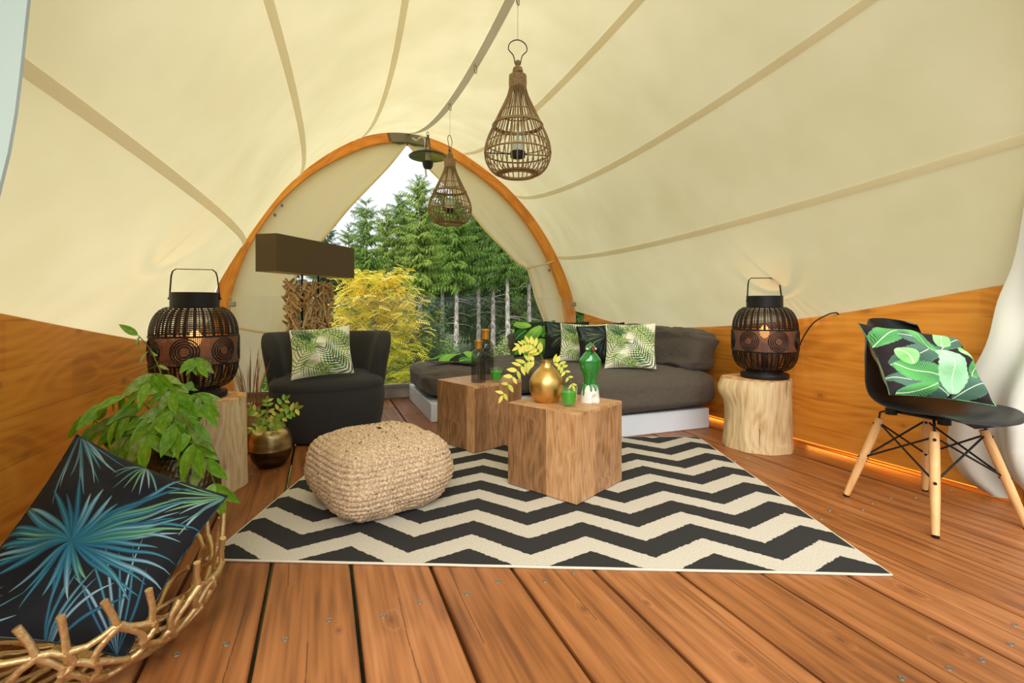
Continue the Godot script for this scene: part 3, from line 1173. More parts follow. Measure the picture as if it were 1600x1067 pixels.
	# --- flaps of the back opening: canvas between the arch and a slanting free edge
	# free edge: (t - TC, y) from the crown down
	var lefts := [Vector2(-0.03, 2.665), Vector2(-0.20, 2.42), Vector2(-0.42, 2.15), Vector2(-0.64, 1.88), Vector2(-0.83, 1.62), Vector2(-1.01, 1.38), Vector2(-1.14, 1.14), Vector2(-1.15, 0.88), Vector2(-1.22, 0.62), Vector2(-1.33, 0.40), Vector2(-1.42, 0.11)]
	var rights := [Vector2(0.0, 2.665), Vector2(0.11, 2.52), Vector2(0.33, 2.29), Vector2(0.58, 2.02), Vector2(0.82, 1.72), Vector2(1.00, 1.52), Vector2(1.15, 1.37), Vector2(1.27, 1.29), Vector2(1.305, 1.19), Vector2(1.35, 0.95), Vector2(1.42, 0.70), Vector2(1.48, 0.4), Vector2(1.50, 0.11)]
	for side in 2:
		var edge: Array = spline(lefts if side == 0 else rights, 4)
		var sg := -1.0 if side == 0 else 1.0
		var cu := thing("door_flap", "cream canvas door flap tied to the " + ("left leg of the arch, behind the lamp" if side == 0 else "right leg of the arch, above the sofa"), "tent flap", tp(TC, 0, 4.85), TURN, "flaps of the back opening")
		var ne := edge.size() - 1
		var b := MB.new()
		b.grid(26, ne, func(u, w):
			var k := ne - roundi(w * ne)
			var p: Vector2 = edge[k]
			var outer := (1.66 if p.y < 1.0 else _outer_half(p.y) - 0.02)
			var x: float = lerpf(outer * sg, p.x, u) if side == 0 else lerpf(p.x, outer, u)
			var free: float = u if side == 0 else 1.0 - u          # 1 at the free edge
			var down := clampf((2.6 - p.y) / 2.0, 0, 1)
			var fold: float = sin(free * 15.0 + p.y * 2.0) * 0.030 * free * free * (0.3 + down) + sin(free * 33.0 - p.y * 4.0) * 0.010 * smoothstep(0.5, 1.0, free)
			var bel: float = -0.06 * sin(PI * free) * down
			return Vector3(x, p.y, -(0.28 * p.y - 0.05) + fold + bel))
		part("canvas", b, M.flap, cu)
		# rolled hem along the free edge
		var hem := []
		for k in edge.size():
			var p: Vector2 = edge[k]
			hem.append(Vector3(p.x, p.y, -(0.28 * p.y - 0.05) + 0.012 + 0.012 * sin(k * 0.7)))
		var hb := MB.new()
		hb.tube(hem, 0.013, 7)
		part("hem", hb, M.flap, cu)
		var tie := MB.new()
		var ty := 1.29 if side == 1 else 0.60
		var th := 1.25 if side == 1 else 1.22
		var oh := _outer_half(ty) if ty > 1.0 else 1.78
		tie.tube([Vector3(th * sg, ty, -(0.28 * ty - 0.05) + 0.03), Vector3((th + oh) / 2 * sg, ty + 0.06, -(0.28 * ty - 0.07) + 0.05), Vector3((oh - 0.1) * sg, ty + 0.10, -(0.28 * ty - 0.05) + 0.02)], 0.012, 6)
		var band := part("tie_band", tie, M.flap, cu)
		for yy in [1.28 if side == 1 else 1.75, 1.36 if side == 1 else 1.85]:
			var bu := MB.new()
			bu.box(Vector3(0.022, 0.03, 0.012), Transform3D(Basis(), Vector3((_outer_half(yy) - 0.17) * sg, yy, -(0.28 * yy - 0.05) + 0.035)), 0.003)
			part("buckle", bu, M.grey_plate, band)

	# --- drapes of the open front, gathered to both sides
	var rd := thing("front_drape", "white drape gathered at the right edge beyond the shell chair", "drape", tp(2.9, 0, 1.2), TURN)
	var re := spline([Vector3(2.02, 2.42, 0.80), Vector3(2.33, 2.22, 0.88), Vector3(2.60, 1.90, 1.00), Vector3(2.70, 1.50, 1.11), Vector3(2.765, 1.10, 1.19), Vector3(2.765, 0.90, 1.25), Vector3(2.75, 0.70, 1.285), Vector3(2.745, 0.46, 1.385), Vector3(2.765, 0.24, 1.435), Vector3(2.82, 0.10, 1.42), Vector3(2.89, 0.012, 1.365)], 5)
	var rb := MB.new()
	var nr := re.size() - 1
	rb.sheet(30, nr, func(u, w):
		var p: Vector3 = re[nr - roundi(w * nr)]
		var q := Vector3(2.93, p.y + 0.0, 0.72)
		if p.y > 1.0:
			q = q.lerp(Vector3(TC + _outer_half(p.y) * 1.03 + 0.06, p.y + 0.10, 1.32 - 0.28 * p.y), clampf((p.y - 1.0) / 1.0, 0.0, 1.0))
		if p.y < 0.3:
			q.y = 0.012 + p.y * 0.8
		var c: Vector3 = p.lerp(q, u)
		var low := clampf(1.4 - p.y, 0.0, 1.4)
		c.x -= 0.05 * sin(u * 21.0 + p.y * 2.2) * minf(1.0, u * 5.0) * (0.45 + 0.5 * low) + 0.02 * sin(u * 4.0)
		c.x -= 0.028 * sin(p.y * 9.0 + u * 14.0) * smoothstep(0.0, 0.3, u)
		return Vector3(c.x - 2.9, c.y, -(c.z - 1.2)), 0.004)
	part("cloth", rb, M.drape, rd)
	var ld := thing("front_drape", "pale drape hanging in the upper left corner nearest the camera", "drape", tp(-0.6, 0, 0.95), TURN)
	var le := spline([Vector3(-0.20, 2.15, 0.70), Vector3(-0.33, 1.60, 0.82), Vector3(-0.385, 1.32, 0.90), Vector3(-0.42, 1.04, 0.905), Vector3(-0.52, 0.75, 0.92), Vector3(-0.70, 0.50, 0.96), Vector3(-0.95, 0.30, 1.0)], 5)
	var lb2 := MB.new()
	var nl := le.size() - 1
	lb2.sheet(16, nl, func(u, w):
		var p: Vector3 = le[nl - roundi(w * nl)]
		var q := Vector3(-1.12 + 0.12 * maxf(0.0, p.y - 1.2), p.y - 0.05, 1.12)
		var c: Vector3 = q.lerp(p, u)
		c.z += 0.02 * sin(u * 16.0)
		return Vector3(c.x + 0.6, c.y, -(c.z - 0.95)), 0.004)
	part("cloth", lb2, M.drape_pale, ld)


func _outer_half(y: float) -> float:
	for q in HALF_ARCH.size() - 1:
		var a: Vector2 = HALF_ARCH[q]
		var b: Vector2 = HALF_ARCH[q + 1]
		if y <= a.y and y >= b.y:
			return lerpf(a.x, b.x, (a.y - y) / (a.y - b.y))
	return 0.05 if y > 2.7 else 1.72


# ------------------------------------------------------------------ beyond the glass
func build_outside() -> void:
	var g := structure("ground", "grassy slope beyond the deck", "ground")
	var b := MB.new()
	var f := FastNoiseLite.new()
	f.frequency = 0.12
	b.grid(60, 60, func(u, w):
		var x: float = (u - 0.5) * 120.0
		var z: float = 30.0 - w * 120.0
		var d := -z
		return Vector3(x, -0.95 - 0.055 * maxf(0.0, d - 5.0) * (1.0 if d < 30.0 else 0.0) - (1.4 if d >= 30.0 else 0.0) + f.get_noise_2d(x, z) * 0.25, z), Vector2(1, 1))
	part("grass_slope", b, M.ground, g).set_meta("kind", "stuff")

	# a spruce branch: a limb with hanging twigs of needles
	var sprays := []
	for k in 3:
		var sb := MB.new()
		for i in 9:
			var u := (i + 0.6) / 9.0
			for s in [-1.0, 1.0, 0.0]:
				var root := Vector3(0, -0.10 * u * u + 0.05 * u, u)
				var l := (0.40 * (1.0 - u * 0.6)) * rng.randf_range(0.7, 1.2)
				var dir := Vector3(s * 0.85, -0.55 - rng.randf() * 0.5 - (0.45 if s == 0.0 else 0.0), 0.40).normalized()
				var side := dir.cross(Vector3(rng.randf_range(-0.4, 0.4), 1, 0.3)).normalized() * l * 0.16
				for m in 3:
					var p := root + dir * l * m * 0.30
					var q := root + dir * l * (m * 0.30 + 0.48) + Vector3(rng.randf_range(-0.04, 0.04), -0.03 * m, rng.randf_range(-0.03, 0.05))
					var wd := side.rotated(dir, m * 1.1 + rng.randf())
					var a := sb.add(p - wd * 0.6)
					sb.add(p + wd)
					sb.add(q)
					sb.tri(a, a + 1, a + 2)
		sprays.append(sb.mesh())
	var needle := []
	for k in 4:
		var m := mat([Color(0.28, 0.40, 0.12), Color(0.36, 0.48, 0.15), Color(0.47, 0.56, 0.22), Color(0.19, 0.28, 0.12)][k] * Color(NEEDLE, NEEDLE, NEEDLE), 0.8)
		m.backlight_enabled = true
		m.backlight = Color(0.35, 0.42, 0.2)
		m.cull_mode = BaseMaterial3D.CULL_DISABLED
		needle.append(m)
	# px of the axis, py of the top, depth, share of the height with a bare trunk, tone
	var spec := [
		[512, 345, 17.0, 0.10, 3, 1.1, "dark spruce at the left of the view, half behind the long lamp shade"],
		[545, 350, 19.0, 0.10, 1, 1.0, "thin spruce between the long lamp shade and the sky gap"],
		[572, 308, 18.0, 0.22, 1, 1.1, "slender pointed spruce standing against the sky, left of the tallest one"],
		[604, 322, 21.0, 0.32, 2, 1.2, "pale green spruce just left of the tallest one"],
		[626, 296, 22.0, 0.36, 1, 1.2, "upright spruce touching the flank of the tallest one"],
		[655, 272, 20.0, 0.42, 2, 1.35, "tallest spruce, its tip below the heater disc"],
		[690, 292, 23.0, 0.48, 0, 1.4, "dark green spruce behind the small rattan lantern"],
		[712, 300, 19.0, 0.52, 1, 1.25, "spruce with a pale bare trunk below the small rattan lantern"],
		[748, 285, 24.0, 0.52, 0, 1.5, "broad spruce right of the small rattan lantern"],
		[770, 300, 20.0, 0.52, 0, 1.2, "dark spruce above the bottles"],
		[795, 290, 18.0, 0.56, 0, 1.2, "spruce with the whitest bare trunk, beside the right flap"],
		[828, 270, 22.0, 0.50, 0, 1.4, "spruce largely hidden by the right door flap"],
		[452, 380, 20.0, 0.1, 3, 1.3, "spruce hidden behind the left door flap"],
		[870, 250, 24.0, 0.34, 0, 1.5, "spruce behind the right leg of the arch"],
	]
	for e in spec:
		var d: float = e[2]
		var x: float = (e[0] - 800.0) / 770.0 * d
		var top: float = 0.885 - (e[1] - 476.0) / 770.0 * d
		var foot := -0.95 - 0.055 * maxf(0.0, d - 5.0)
		spruce(Vector3(x, foot, -d), top - foot, e[3], needle[e[4]], sprays, e[5], e[6], "spruces beyond the glass")
	# the dark wood behind them
	for k in 16:
		var d := 29.0 + rng.randf() * 6.0
		var x := lerpf(-12.5, 4.5, (k + rng.randf() * 0.5) / 16.0)
		var pxl := 800.0 + x / d * 770.0
		var top := 0.885 + (476.0 - (392.0 if pxl < 600 else 318.0)) / 770.0 * d + rng.randf_range(-1.0, 0.6)
		spruce(Vector3(x, -2.3, -d), top + 2.3, 0.05 + 0.2 * rng.randf(), needle[3 if k % 3 else 0], sprays, 1.9, "dark spruce in the second row, deep in the wood", "spruces deep in the wood")

	# --- yellow tree close to the glass: fern-like leaves in tiers
	var leaf := MB.new()
	for i in 6:
		for s in [-1.0, 1.0]:
			var z := 0.03 + i * 0.028
			var p := Vector3(0, -z * z * 1.2, z)
			var q := p + Vector3(s * 0.055, -0.010, 0.022)
			var w := Vector3(0.006, 0.0, 0.014) * Vector3(s, 1, 1)
			leaf.quad(p, p.lerp(q, 0.5) + w, q, p.lerp(q, 0.5) - w)
	var lm := leaf.mesh()
	var ymat := []
	for c in [Color(0.98, 0.90, 0.48), Color(0.92, 0.90, 0.24), Color(0.72, 0.80, 0.18)]:
		var m := mat(c, 0.7)
		m.backlight_enabled = true
		m.backlight = Color(0.7, 0.65, 0.2)
		m.cull_mode = BaseMaterial3D.CULL_DISABLED
		ymat.append(m)
	var yt := thing("yellow_tree", "bright yellow-green leafy tree just outside, right of the driftwood lamp", "tree", cp(-1.95, -1.05, 7.0))
	var tr := MB.new()
	tr.tube([Vector3(0, 0, 0), Vector3(0.05, 0.6, 0.02), Vector3(0.0, 1.2, -0.02), Vector3(-0.05, 2.0, 0)], [0.05, 0.045, 0.035, 0.015], 7)
	part("trunk", tr, M.bark, yt)
	var limbs := MB.new()
	var spots := [[], [], []]
	for k in 62:
		var h := 0.55 + 1.85 * (k + 0.5) / 62.0
		var reach := 0.72 * (1.0 - 0.55 * absf(h - 1.45) / 1.0) + (0.30 if h < 1.15 else 0.0)
		var an := k * 2.4
		var tip := Vector3(sin(an) * reach, h + 0.06, cos(an) * reach * 0.8) + Vector3(0.22 if h < 1.15 else 0.0, 0, 0)
		var base := Vector3(0, h - 0.25, 0)
		limbs.tube(bez(base, base.lerp(tip, 0.6) + Vector3(0, 0.14, 0), tip, 5), 0.006, 4, false)
		for q in 34:
			var u := rng.randf_range(0.35, 1.08)
			var p := base.lerp(tip, u) + Vector3(rng.randfn() * 0.10, 0.10 * (1.0 - u) + rng.randfn() * 0.028, rng.randfn() * 0.10)
			var dir := rng.randf() * TAU
			var bs := Basis(Vector3.UP, dir) * Basis(Vector3.RIGHT, rng.randf_range(-0.2, 0.5)) * Basis(Vector3.BACK, rng.randf_range(-0.5, 0.5))
			var tone := 0 if h > 1.5 and rng.randf() < 0.75 else (1 if rng.randf() < 0.7 else 2)
			spots[tone].append(Transform3D(bs.scaled(Vector3.ONE * rng.randf_range(0.7, 1.15)), p))
	part("limbs", limbs, M.bark, yt)
	for k in 3:
		multi("foliage", lm, spots[k], ymat[k], yt)

	# --- shrubs at the wood's edge
	var bl := MB.new()
	for i in 5:
		var a := i * 1.3
		var p := Vector3(sin(a) * 0.02, i * 0.02, cos(a) * 0.02)
		var q := p + Vector3(sin(a) * 0.075, 0.02, cos(a) * 0.075)
		var w := Vector3(cos(a), 0.2, -sin(a)) * 0.02
		bl.quad(p, p.lerp(q, 0.55) - w, q, p.lerp(q, 0.55) + w)
	var bm := bl.mesh()
	for e in [[652, 480, 9.0, 0.75, 1, "dark leafy shrub right of the yellow tree"], [690, 545, 11.0, 0.6, 0, "low green shrub behind the flat cushion"], [800, 530, 10.0, 0.7, 2, "pale shrub between the bottles and the sofa back"], [745, 560, 12.0, 0.7, 1, "low dark shrub behind the bottles"], [420, 545, 8.0, 0.8, 0, "green shrub seen below the left door flap"], [622, 470, 12.5, 0.7, 1, "dark shrub right behind the yellow tree"]]:
		var d: float = e[2]
		var x: float = (e[0] - 800.0) / 770.0 * d
		var foot := -0.95 - 0.055 * maxf(0.0, d - 5.0)
		var top: float = 0.885 - (e[1] - 476.0) / 770.0 * d
		var sh := thing("shrub", e[5], "shrub", Vector3(x, foot, -d), 0.0, "shrubs outside")
		var st := MB.new()
		var where := []
		for k in 46:
			var an := k * 2.4
			var h: float = (top - foot) * (0.25 + 0.75 * (k + 0.5) / 46.0)
			var r: float = e[3] * (0.35 + 0.65 * sin(PI * clampf(h / (top - foot), 0.1, 0.97)))
			var tip := Vector3(sin(an) * r, h, cos(an) * r) * Vector3(rng.randf_range(0.5, 1), 1, rng.randf_range(0.5, 1))
			st.tube([Vector3(0, 0, 0), Vector3(tip.x * 0.3, h * 0.6, tip.z * 0.3), tip], [0.012, 0.008, 0.003], 4, false)
			for q in 26:
				where.append(Transform3D(Basis(Vector3(rng.randf(), rng.randf(), rng.randf()).normalized(), rng.randf() * TAU), tip.lerp(Vector3(tip.x * 0.3, h * 0.6, tip.z * 0.3), rng.randf() * 0.7) + Vector3(rng.randfn(), rng.randfn(), rng.randfn()) * 0.10))
		part("stems", st, M.bark, sh)
		multi("foliage", bm, where, shrub_mat(e[4]), sh)


func shrub_mat(k: int) -> StandardMaterial3D:
	var key := "shrub%d" % k
	if not M.has(key):
		var m := mat([Color(0.30, 0.46, 0.12), Color(0.20, 0.31, 0.11), Color(0.48, 0.54, 0.30)][k], 0.75)
		m.backlight_enabled = true
		m.backlight = Color(0.4, 0.45, 0.2)
		m.cull_mode = BaseMaterial3D.CULL_DISABLED
		M[key] = m
	return M[key]


func multi(called: String, m: Mesh, where: Array, mt: Material, parent: Node3D) -> void:
	var mm := MultiMesh.new()
	mm.transform_format = MultiMesh.TRANSFORM_3D
	mm.mesh = m
	mm.instance_count = where.size()
	for i in where.size():
		mm.set_instance_transform(i, where[i])
	var o := MultiMeshInstance3D.new()
	o.name = called
	o.multimesh = mm
	o.material_override = mt
	o.set_meta("kind", "stuff")
	parent.add_child(o, true)


func spruce(at: Vector3, h: float, bare: float, needles: Material, sprays: Array, spread: float, label: String, group: String) -> void:
	var o := thing("spruce", label, "tree", at, 0.0, group)
	var tr := MB.new()
	var wob := rng.randf_range(-0.06, 0.06)
	var pts := []
	var rad := []
	for k in 7:
		var u := k / 6.0
		pts.append(Vector3(wob * sin(u * 3.0), h * u * 0.98, 0))
		rad.append(lerpf(0.105 + h * 0.003, 0.012, pow(u, 0.9)))
	tr.tube(pts, rad, 7)
	part("trunk", tr, M.bark, o)
	var where := [[], [], []]
	var y := h * bare
	var layer := 0
	while y < h * 0.985:
		var u := (y - h * bare) / (h * (1.0 - bare))
		var reach := spread * (0.30 + 0.70 * pow(1.0 - u, 0.75)) * (0.75 + 0.25 * minf(1.0, u * 8.0))
		if u > 0.85:
			reach = spread * 0.42 * (1.0 - u) / 0.15 + 0.12
		var n := 5 if u > 0.6 else 6
		for i in n:
			var a := layer * 1.9 + TAU * i / n + rng.randf_range(-0.3, 0.3)
			var l := reach * rng.randf_range(0.75, 1.2)
			var tilt := lerpf(0.32, -0.55, u) + rng.randf_range(-0.12, 0.12)
			var bs := Basis(Vector3.UP, a) * Basis(Vector3.RIGHT, tilt)
			bs = bs.scaled(Vector3.ONE * l) if l < 0.5 else Basis(bs.x * lerpf(l, 0.8, 0.3), bs.y * lerpf(l, 0.9, 0.4), bs.z * l)
			where[rng.randi() % 3].append(Transform3D(bs, Vector3(wob * sin(u * 3.0), y + rng.randf_range(-0.1, 0.1), 0)))
		y += lerpf(0.36, 0.20, u)
		layer += 1
	for k in 3:
		multi("needles", sprays[k], where[k], needles, o)
	if bare > 0.25:
		for k in 12:
			var db := MB.new()
			var yy := h * bare * rng.randf_range(0.35, 1.0)
			var a := rng.randf() * TAU
			var l := rng.randf_range(0.4, 1.0)
			db.tube(bez(Vector3(0, yy, 0), Vector3(sin(a) * l * 0.6, yy + 0.02, cos(a) * l * 0.6), Vector3(sin(a) * l, yy - 0.15, cos(a) * l), 4), [0.014, 0.011, 0.008, 0.006, 0.003], 4, false)
			part("dead_branch", db, M.bark, o)


# ------------------------------------------------------------------ rug
func build_rug() -> void:
	var o := thing("rug", "flat-woven black and beige zigzag rug in the middle of the deck", "rug", cp(0.09, 0, 2.46))
	var fl := Vector3(-1.058, 0, -1.704)
	var fr := Vector3(1.238, 0, -1.607)
	var br := Vector3(1.2375, 0, -3.279)
	var bl := Vector3(-1.075, 0, -3.27)
	var at := cp(0.09, 0, 2.46)
	var f := FastNoiseLite.new()
	f.frequency = 1.2
	var surf := func(u, w, up):
		var p: Vector3 = fl.lerp(fr, u).lerp(bl.lerp(br, u), w) - at
		p.y = 0.005 * up + 0.0012 * f.get_noise_2d(p.x * 3.0, p.z * 3.0) + 0.0022
		return p
	var b := MB.new()
	b.grid(60, 44, func(u, w): return surf.call(u, w, 1.0))
	part("woven_top", b, M.rug, o)
	var c := MB.new()
	var ring := []
	for k in 30:
		ring.append(surf.call(k / 30.0, 0.0, 0.3))
	for k in 20:
		ring.append(surf.call(1.0, k / 20.0, 0.3))
	for k in 30:
		ring.append(surf.call(1.0 - k / 30.0, 1.0, 0.3))
	for k in 21:
		ring.append(surf.call(0.0, 1.0 - k / 20.0, 0.3))
	c.tube(ring, 0.0045, 6, false)
	part("binding", c, M.rug_edge, o)
	var d := MB.new()
	d.grid(8, 8, func(u, w): return surf.call(1.0 - u, w, -0.1))
	part("backing", d, M.rug_edge, o)


# ------------------------------------------------------------------ cube tables
func cube_table(at: Vector3, ang: float, size: float, h: float, label: String, kinds: Array) -> Node3D:
	var o := thing("cube_table", label, "side table", at, ang, "oak cube tables")
	var body := MB.new()
	body.box(Vector3(size - 0.034, h - 0.02, size - 0.034), Transform3D(Basis(), Vector3(0, h / 2 - 0.004, 0)))
	part("core", body, M.cube[0], o)
	var z := 0.0065
	# boards of the four sides: [share of the width, wood]; grain upright
	for side in 4:
		var b0 := Basis(Vector3.UP, side * PI / 2)
		var run := -size / 2
		for e in kinds[side]:
			var w: float = e[0] * size
			var m := MB.new()
			m.box(Vector3(w - 0.0012, h - z, 0.017), Transform3D(b0, b0 * Vector3(run + w / 2, (h - z) / 2 + z - 0.001, size / 2 - 0.0085)), 0.0009, 1.0)
			var off := Vector2(rng.randf(), rng.randf() * 0.3)
			for q in m.v.size():
				var lp := b0.inverse() * m.v[q]
				m.uv[q] = Vector2(lp.y * 1.6, (lp.x - run) / maxf(w, 0.17) * 0.9) + Vector2(e[2] if e.size() > 2 else off.x, 0.05)
			part("plank", m, M.cube[e[1]], o)
			run += w
	run_top(o, size, h)
	return o


func run_top(o: Node3D, size: float, h: float) -> void:
	for k in 2:
		var m := MB.new()
		var w := size / 2
		m.box(Vector3(size + 0.001, 0.016, w - 0.0008), Transform3D(Basis(), Vector3(0, h - 0.007, (k - 0.5) * w)), 0.0012)
		for q in m.v.size():
			m.uv[q] = Vector2(m.v[q].x * 1.6 + 0.4 * k, m.v[q].z * 2.4 + 0.5)
		part("top_plank", m, M.cube[1], o)


func build_tables() -> void:
	cube_table(cp(0.263, 0.006, 2.433), deg_to_rad(48.9 - 90.0 + 0.0), 0.402, 0.400, "front oak cube table carrying the gold vase, a candle and the parrot figure",
		[[[0.58, 0, 0.0], [0.42, 1, 0.2]], [[0.38, 1, 0.5], [0.62, 2, 0.45]], [[0.5, 0], [0.5, 2]], [[0.6, 2], [0.4, 0]]])
	cube_table(cp(-0.21, 0.006, 3.17), deg_to_rad(43.0 - 90.0), 0.385, 0.396, "rear oak cube table carrying the two dark bottles and a candle",
		[[[0.80, 0, 0.3], [0.20, 1, 0.8]], [[0.25, 0, 0.6], [0.45, 2, 0.1], [0.30, 0]], [[0.5, 0], [0.5, 2]], [[0.6, 2], [0.4, 0]]])


# ------------------------------------------------------------------ soft things
# a padded block: rounded box with bulging faces, wrinkles towards its edges
func padded(b: MB, size: Vector3, at: Transform3D, e1: float, e2: float, wrinkle: float, seed_: int, nu := 56, nv := 36) -> void:
	var f := FastNoiseLite.new()
	f.seed = seed_
	f.fractal_octaves = 3
	f.frequency = 2.2
	var h := size / 2
	b.grid(nu, nv, func(u, w):
		var a: float = u * TAU
		var c: float = (w - 0.5) * PI
		var p := Vector3(spow(cos(c), e1) * spow(sin(a), e2), spow(sin(c), e1), spow(cos(c), e1) * spow(cos(a), e2))
		var q := p * h
		var side := clampf(cos(c) * 1.2, 0.0, 1.0)
		var n1 := f.get_noise_3d(q.x * 1.2, q.y * 5.0, q.z * 1.2)
		var n2 := f.get_noise_3d(q.x * 5.0 + 40.0, q.y * 2.0, q.z * 5.0)
		q += p.normalized() * wrinkle * (n1 * (0.6 + 0.8 * side) + n2 * 0.6)
		return at * q, Vector2(3, 2), true)


func build_daybed() -> void:
	var o := thing("daybed", "L-shaped low daybed of white platforms with dark taupe futon mattresses", "sofa", tp(1.6, 0, 3.7), TURN)
	var c := Vector3(1.6, 0, -3.7)
	for e in [[0.765, 2.60, 3.672, 4.655], [1.55, 2.604, 2.80, 3.668]]:
		var b := MB.new()
		b.box(Vector3(e[1] - e[0], 0.142, e[3] - e[2]), Transform3D(Basis(), tl((e[0] + e[1]) / 2, 0.071, (e[2] + e[3]) / 2) - c), 0.004)
		part("platform", b, M.white_board, o)
	var m1 := MB.new()
	padded(m1, Vector3(1.93, 0.255, 1.02), Transform3D(Basis(), tl(1.70, 0.266, 4.15) - c), 0.46, 0.34, 0.022, 3, 96, 48)
	part("mattress", m1, M.futon, o)
	var m2 := MB.new()
	padded(m2, Vector3(1.14, 0.285, 1.02), Transform3D(Basis(), tl(2.10, 0.283, 3.23) - c), 0.50, 0.26, 0.012, 5, 80, 44)
	part("mattress", m2, M.futon, o)
	var bo := MB.new()
	padded(bo, Vector3(0.24, 0.34, 1.42), Transform3D(Basis(Vector3.BACK, -0.16), tl(2.60, 0.535, 3.52) - c), 0.40, 0.35, 0.030, 8, 72, 44)
	part("back_cushion", bo, M.futon, o)
	var bo2 := MB.new()
	padded(bo2, Vector3(0.98, 0.29, 0.20), Transform3D(Basis(Vector3.RIGHT, -0.14), tl(2.20, 0.49, 4.48) - c), 0.40, 0.35, 0.025, 9, 64, 36)
	part("back_cushion", bo2, M.futon, o)


func build_armchair() -> void:
	var at := cp(-1.265, 0, 3.40)
	var ang := atan2(1.30, 3.40) * 0.85          # local +z faces out of the chair
	var o := thing("armchair", "dark grey upholstered tub chair with wrapped wing back, in front of the driftwood lamp", "armchair", at, ang)
	var sq := func(r: float, a: float, y: float) -> Vector3:
		var k := 1.0 / pow(pow(absf(sin(a)), 2.6) + pow(absf(cos(a)), 2.6), 1.0 / 2.6)
		return Vector3(r * k * sin(a), y, r * k * cos(a) * 0.97)
	var prof := spline([Vector2(0.30, 0.012), Vector2(0.325, 0.02), Vector2(0.348, 0.08), Vector2(0.366, 0.18), Vector2(0.372, 0.27), Vector2(0.364, 0.345)], 5)
	var b := MB.new()
	b.grid(64, prof.size() - 1, func(u, w):
		var p: Vector2 = prof[roundi(w * (prof.size() - 1))]
		return sq.call(p.x, u * TAU, p.y), Vector2(4, 1), true)
	part("seat_base", b, M.upholstery, o)
	var prof2 := spline([Vector2(0.364, 0.345), Vector2(0.366, 0.362), Vector2(0.355, 0.388), Vector2(0.315, 0.408), Vector2(0.22, 0.418), Vector2(0.10, 0.421), Vector2(0.001, 0.421)], 5)
	var s := MB.new()
	s.grid(64, prof2.size() - 1, func(u, w):
		var p: Vector2 = prof2[roundi(w * (prof2.size() - 1))]
		return sq.call(p.x, u * TAU, p.y), Vector2(4, 1), true)
	part("seat_cushion", s, M.upholstery, o)
	var seam := []
	for k in 65:
		seam.append(sq.call(0.3655, k / 64.0 * TAU, 0.347))
	var sb := MB.new()
	sb.tube(seam, 0.0028, 5, false)
	var fs := []
	for p in prof:
		fs.append(sq.call(p.x + 0.0005, 0.0, p.y))
	sb.tube(fs, 0.0022, 5)
	part("seam", sb, M.upholstery, o)
	# wrapped back: cross-section swept round the rear, ends rounded
	var bk := MB.new()
	var lim := 1.95
	bk.grid(80, 28, func(u, w):
		var a: float = lerpf(-lim, lim, u)                  # 0 is straight back
		var e := absf(a) / lim
		var end := sqrt(maxf(0.0, 1.0 - pow(clampf((e - 0.86) / 0.14, 0, 1), 2.0)))
		var top := 0.70 - 0.015 * cos(a) - 0.16 * pow(clampf((e - 0.74) / 0.26, 0, 1), 2.2)
		var low := 0.30
		var ph: float = w * TAU
		var ry := (top - low) / 2.0
		var yy := low + ry + ry * spow(-cos(ph), 0.42)
		var lift := clampf((yy - 0.36) / 0.34, 0, 1)
		var thick := lerpf(0.060, 0.052, lift) * end
		var rr := 0.318 + 0.03 * lift * lift + 0.022 * sin(PI * lift) * 0.0 + spow(sin(ph), 0.62) * thick
		var p: Vector3 = sq.call(rr, a + PI, yy)
		# wings splay a little at the top
		p.x *= 1.0 + 0.12 * lift * e
		p.z -= 0.045 * lift * (1.0 - e)
		return p, Vector2(4, 2))
	part("wing_back", bk, M.upholstery, o)


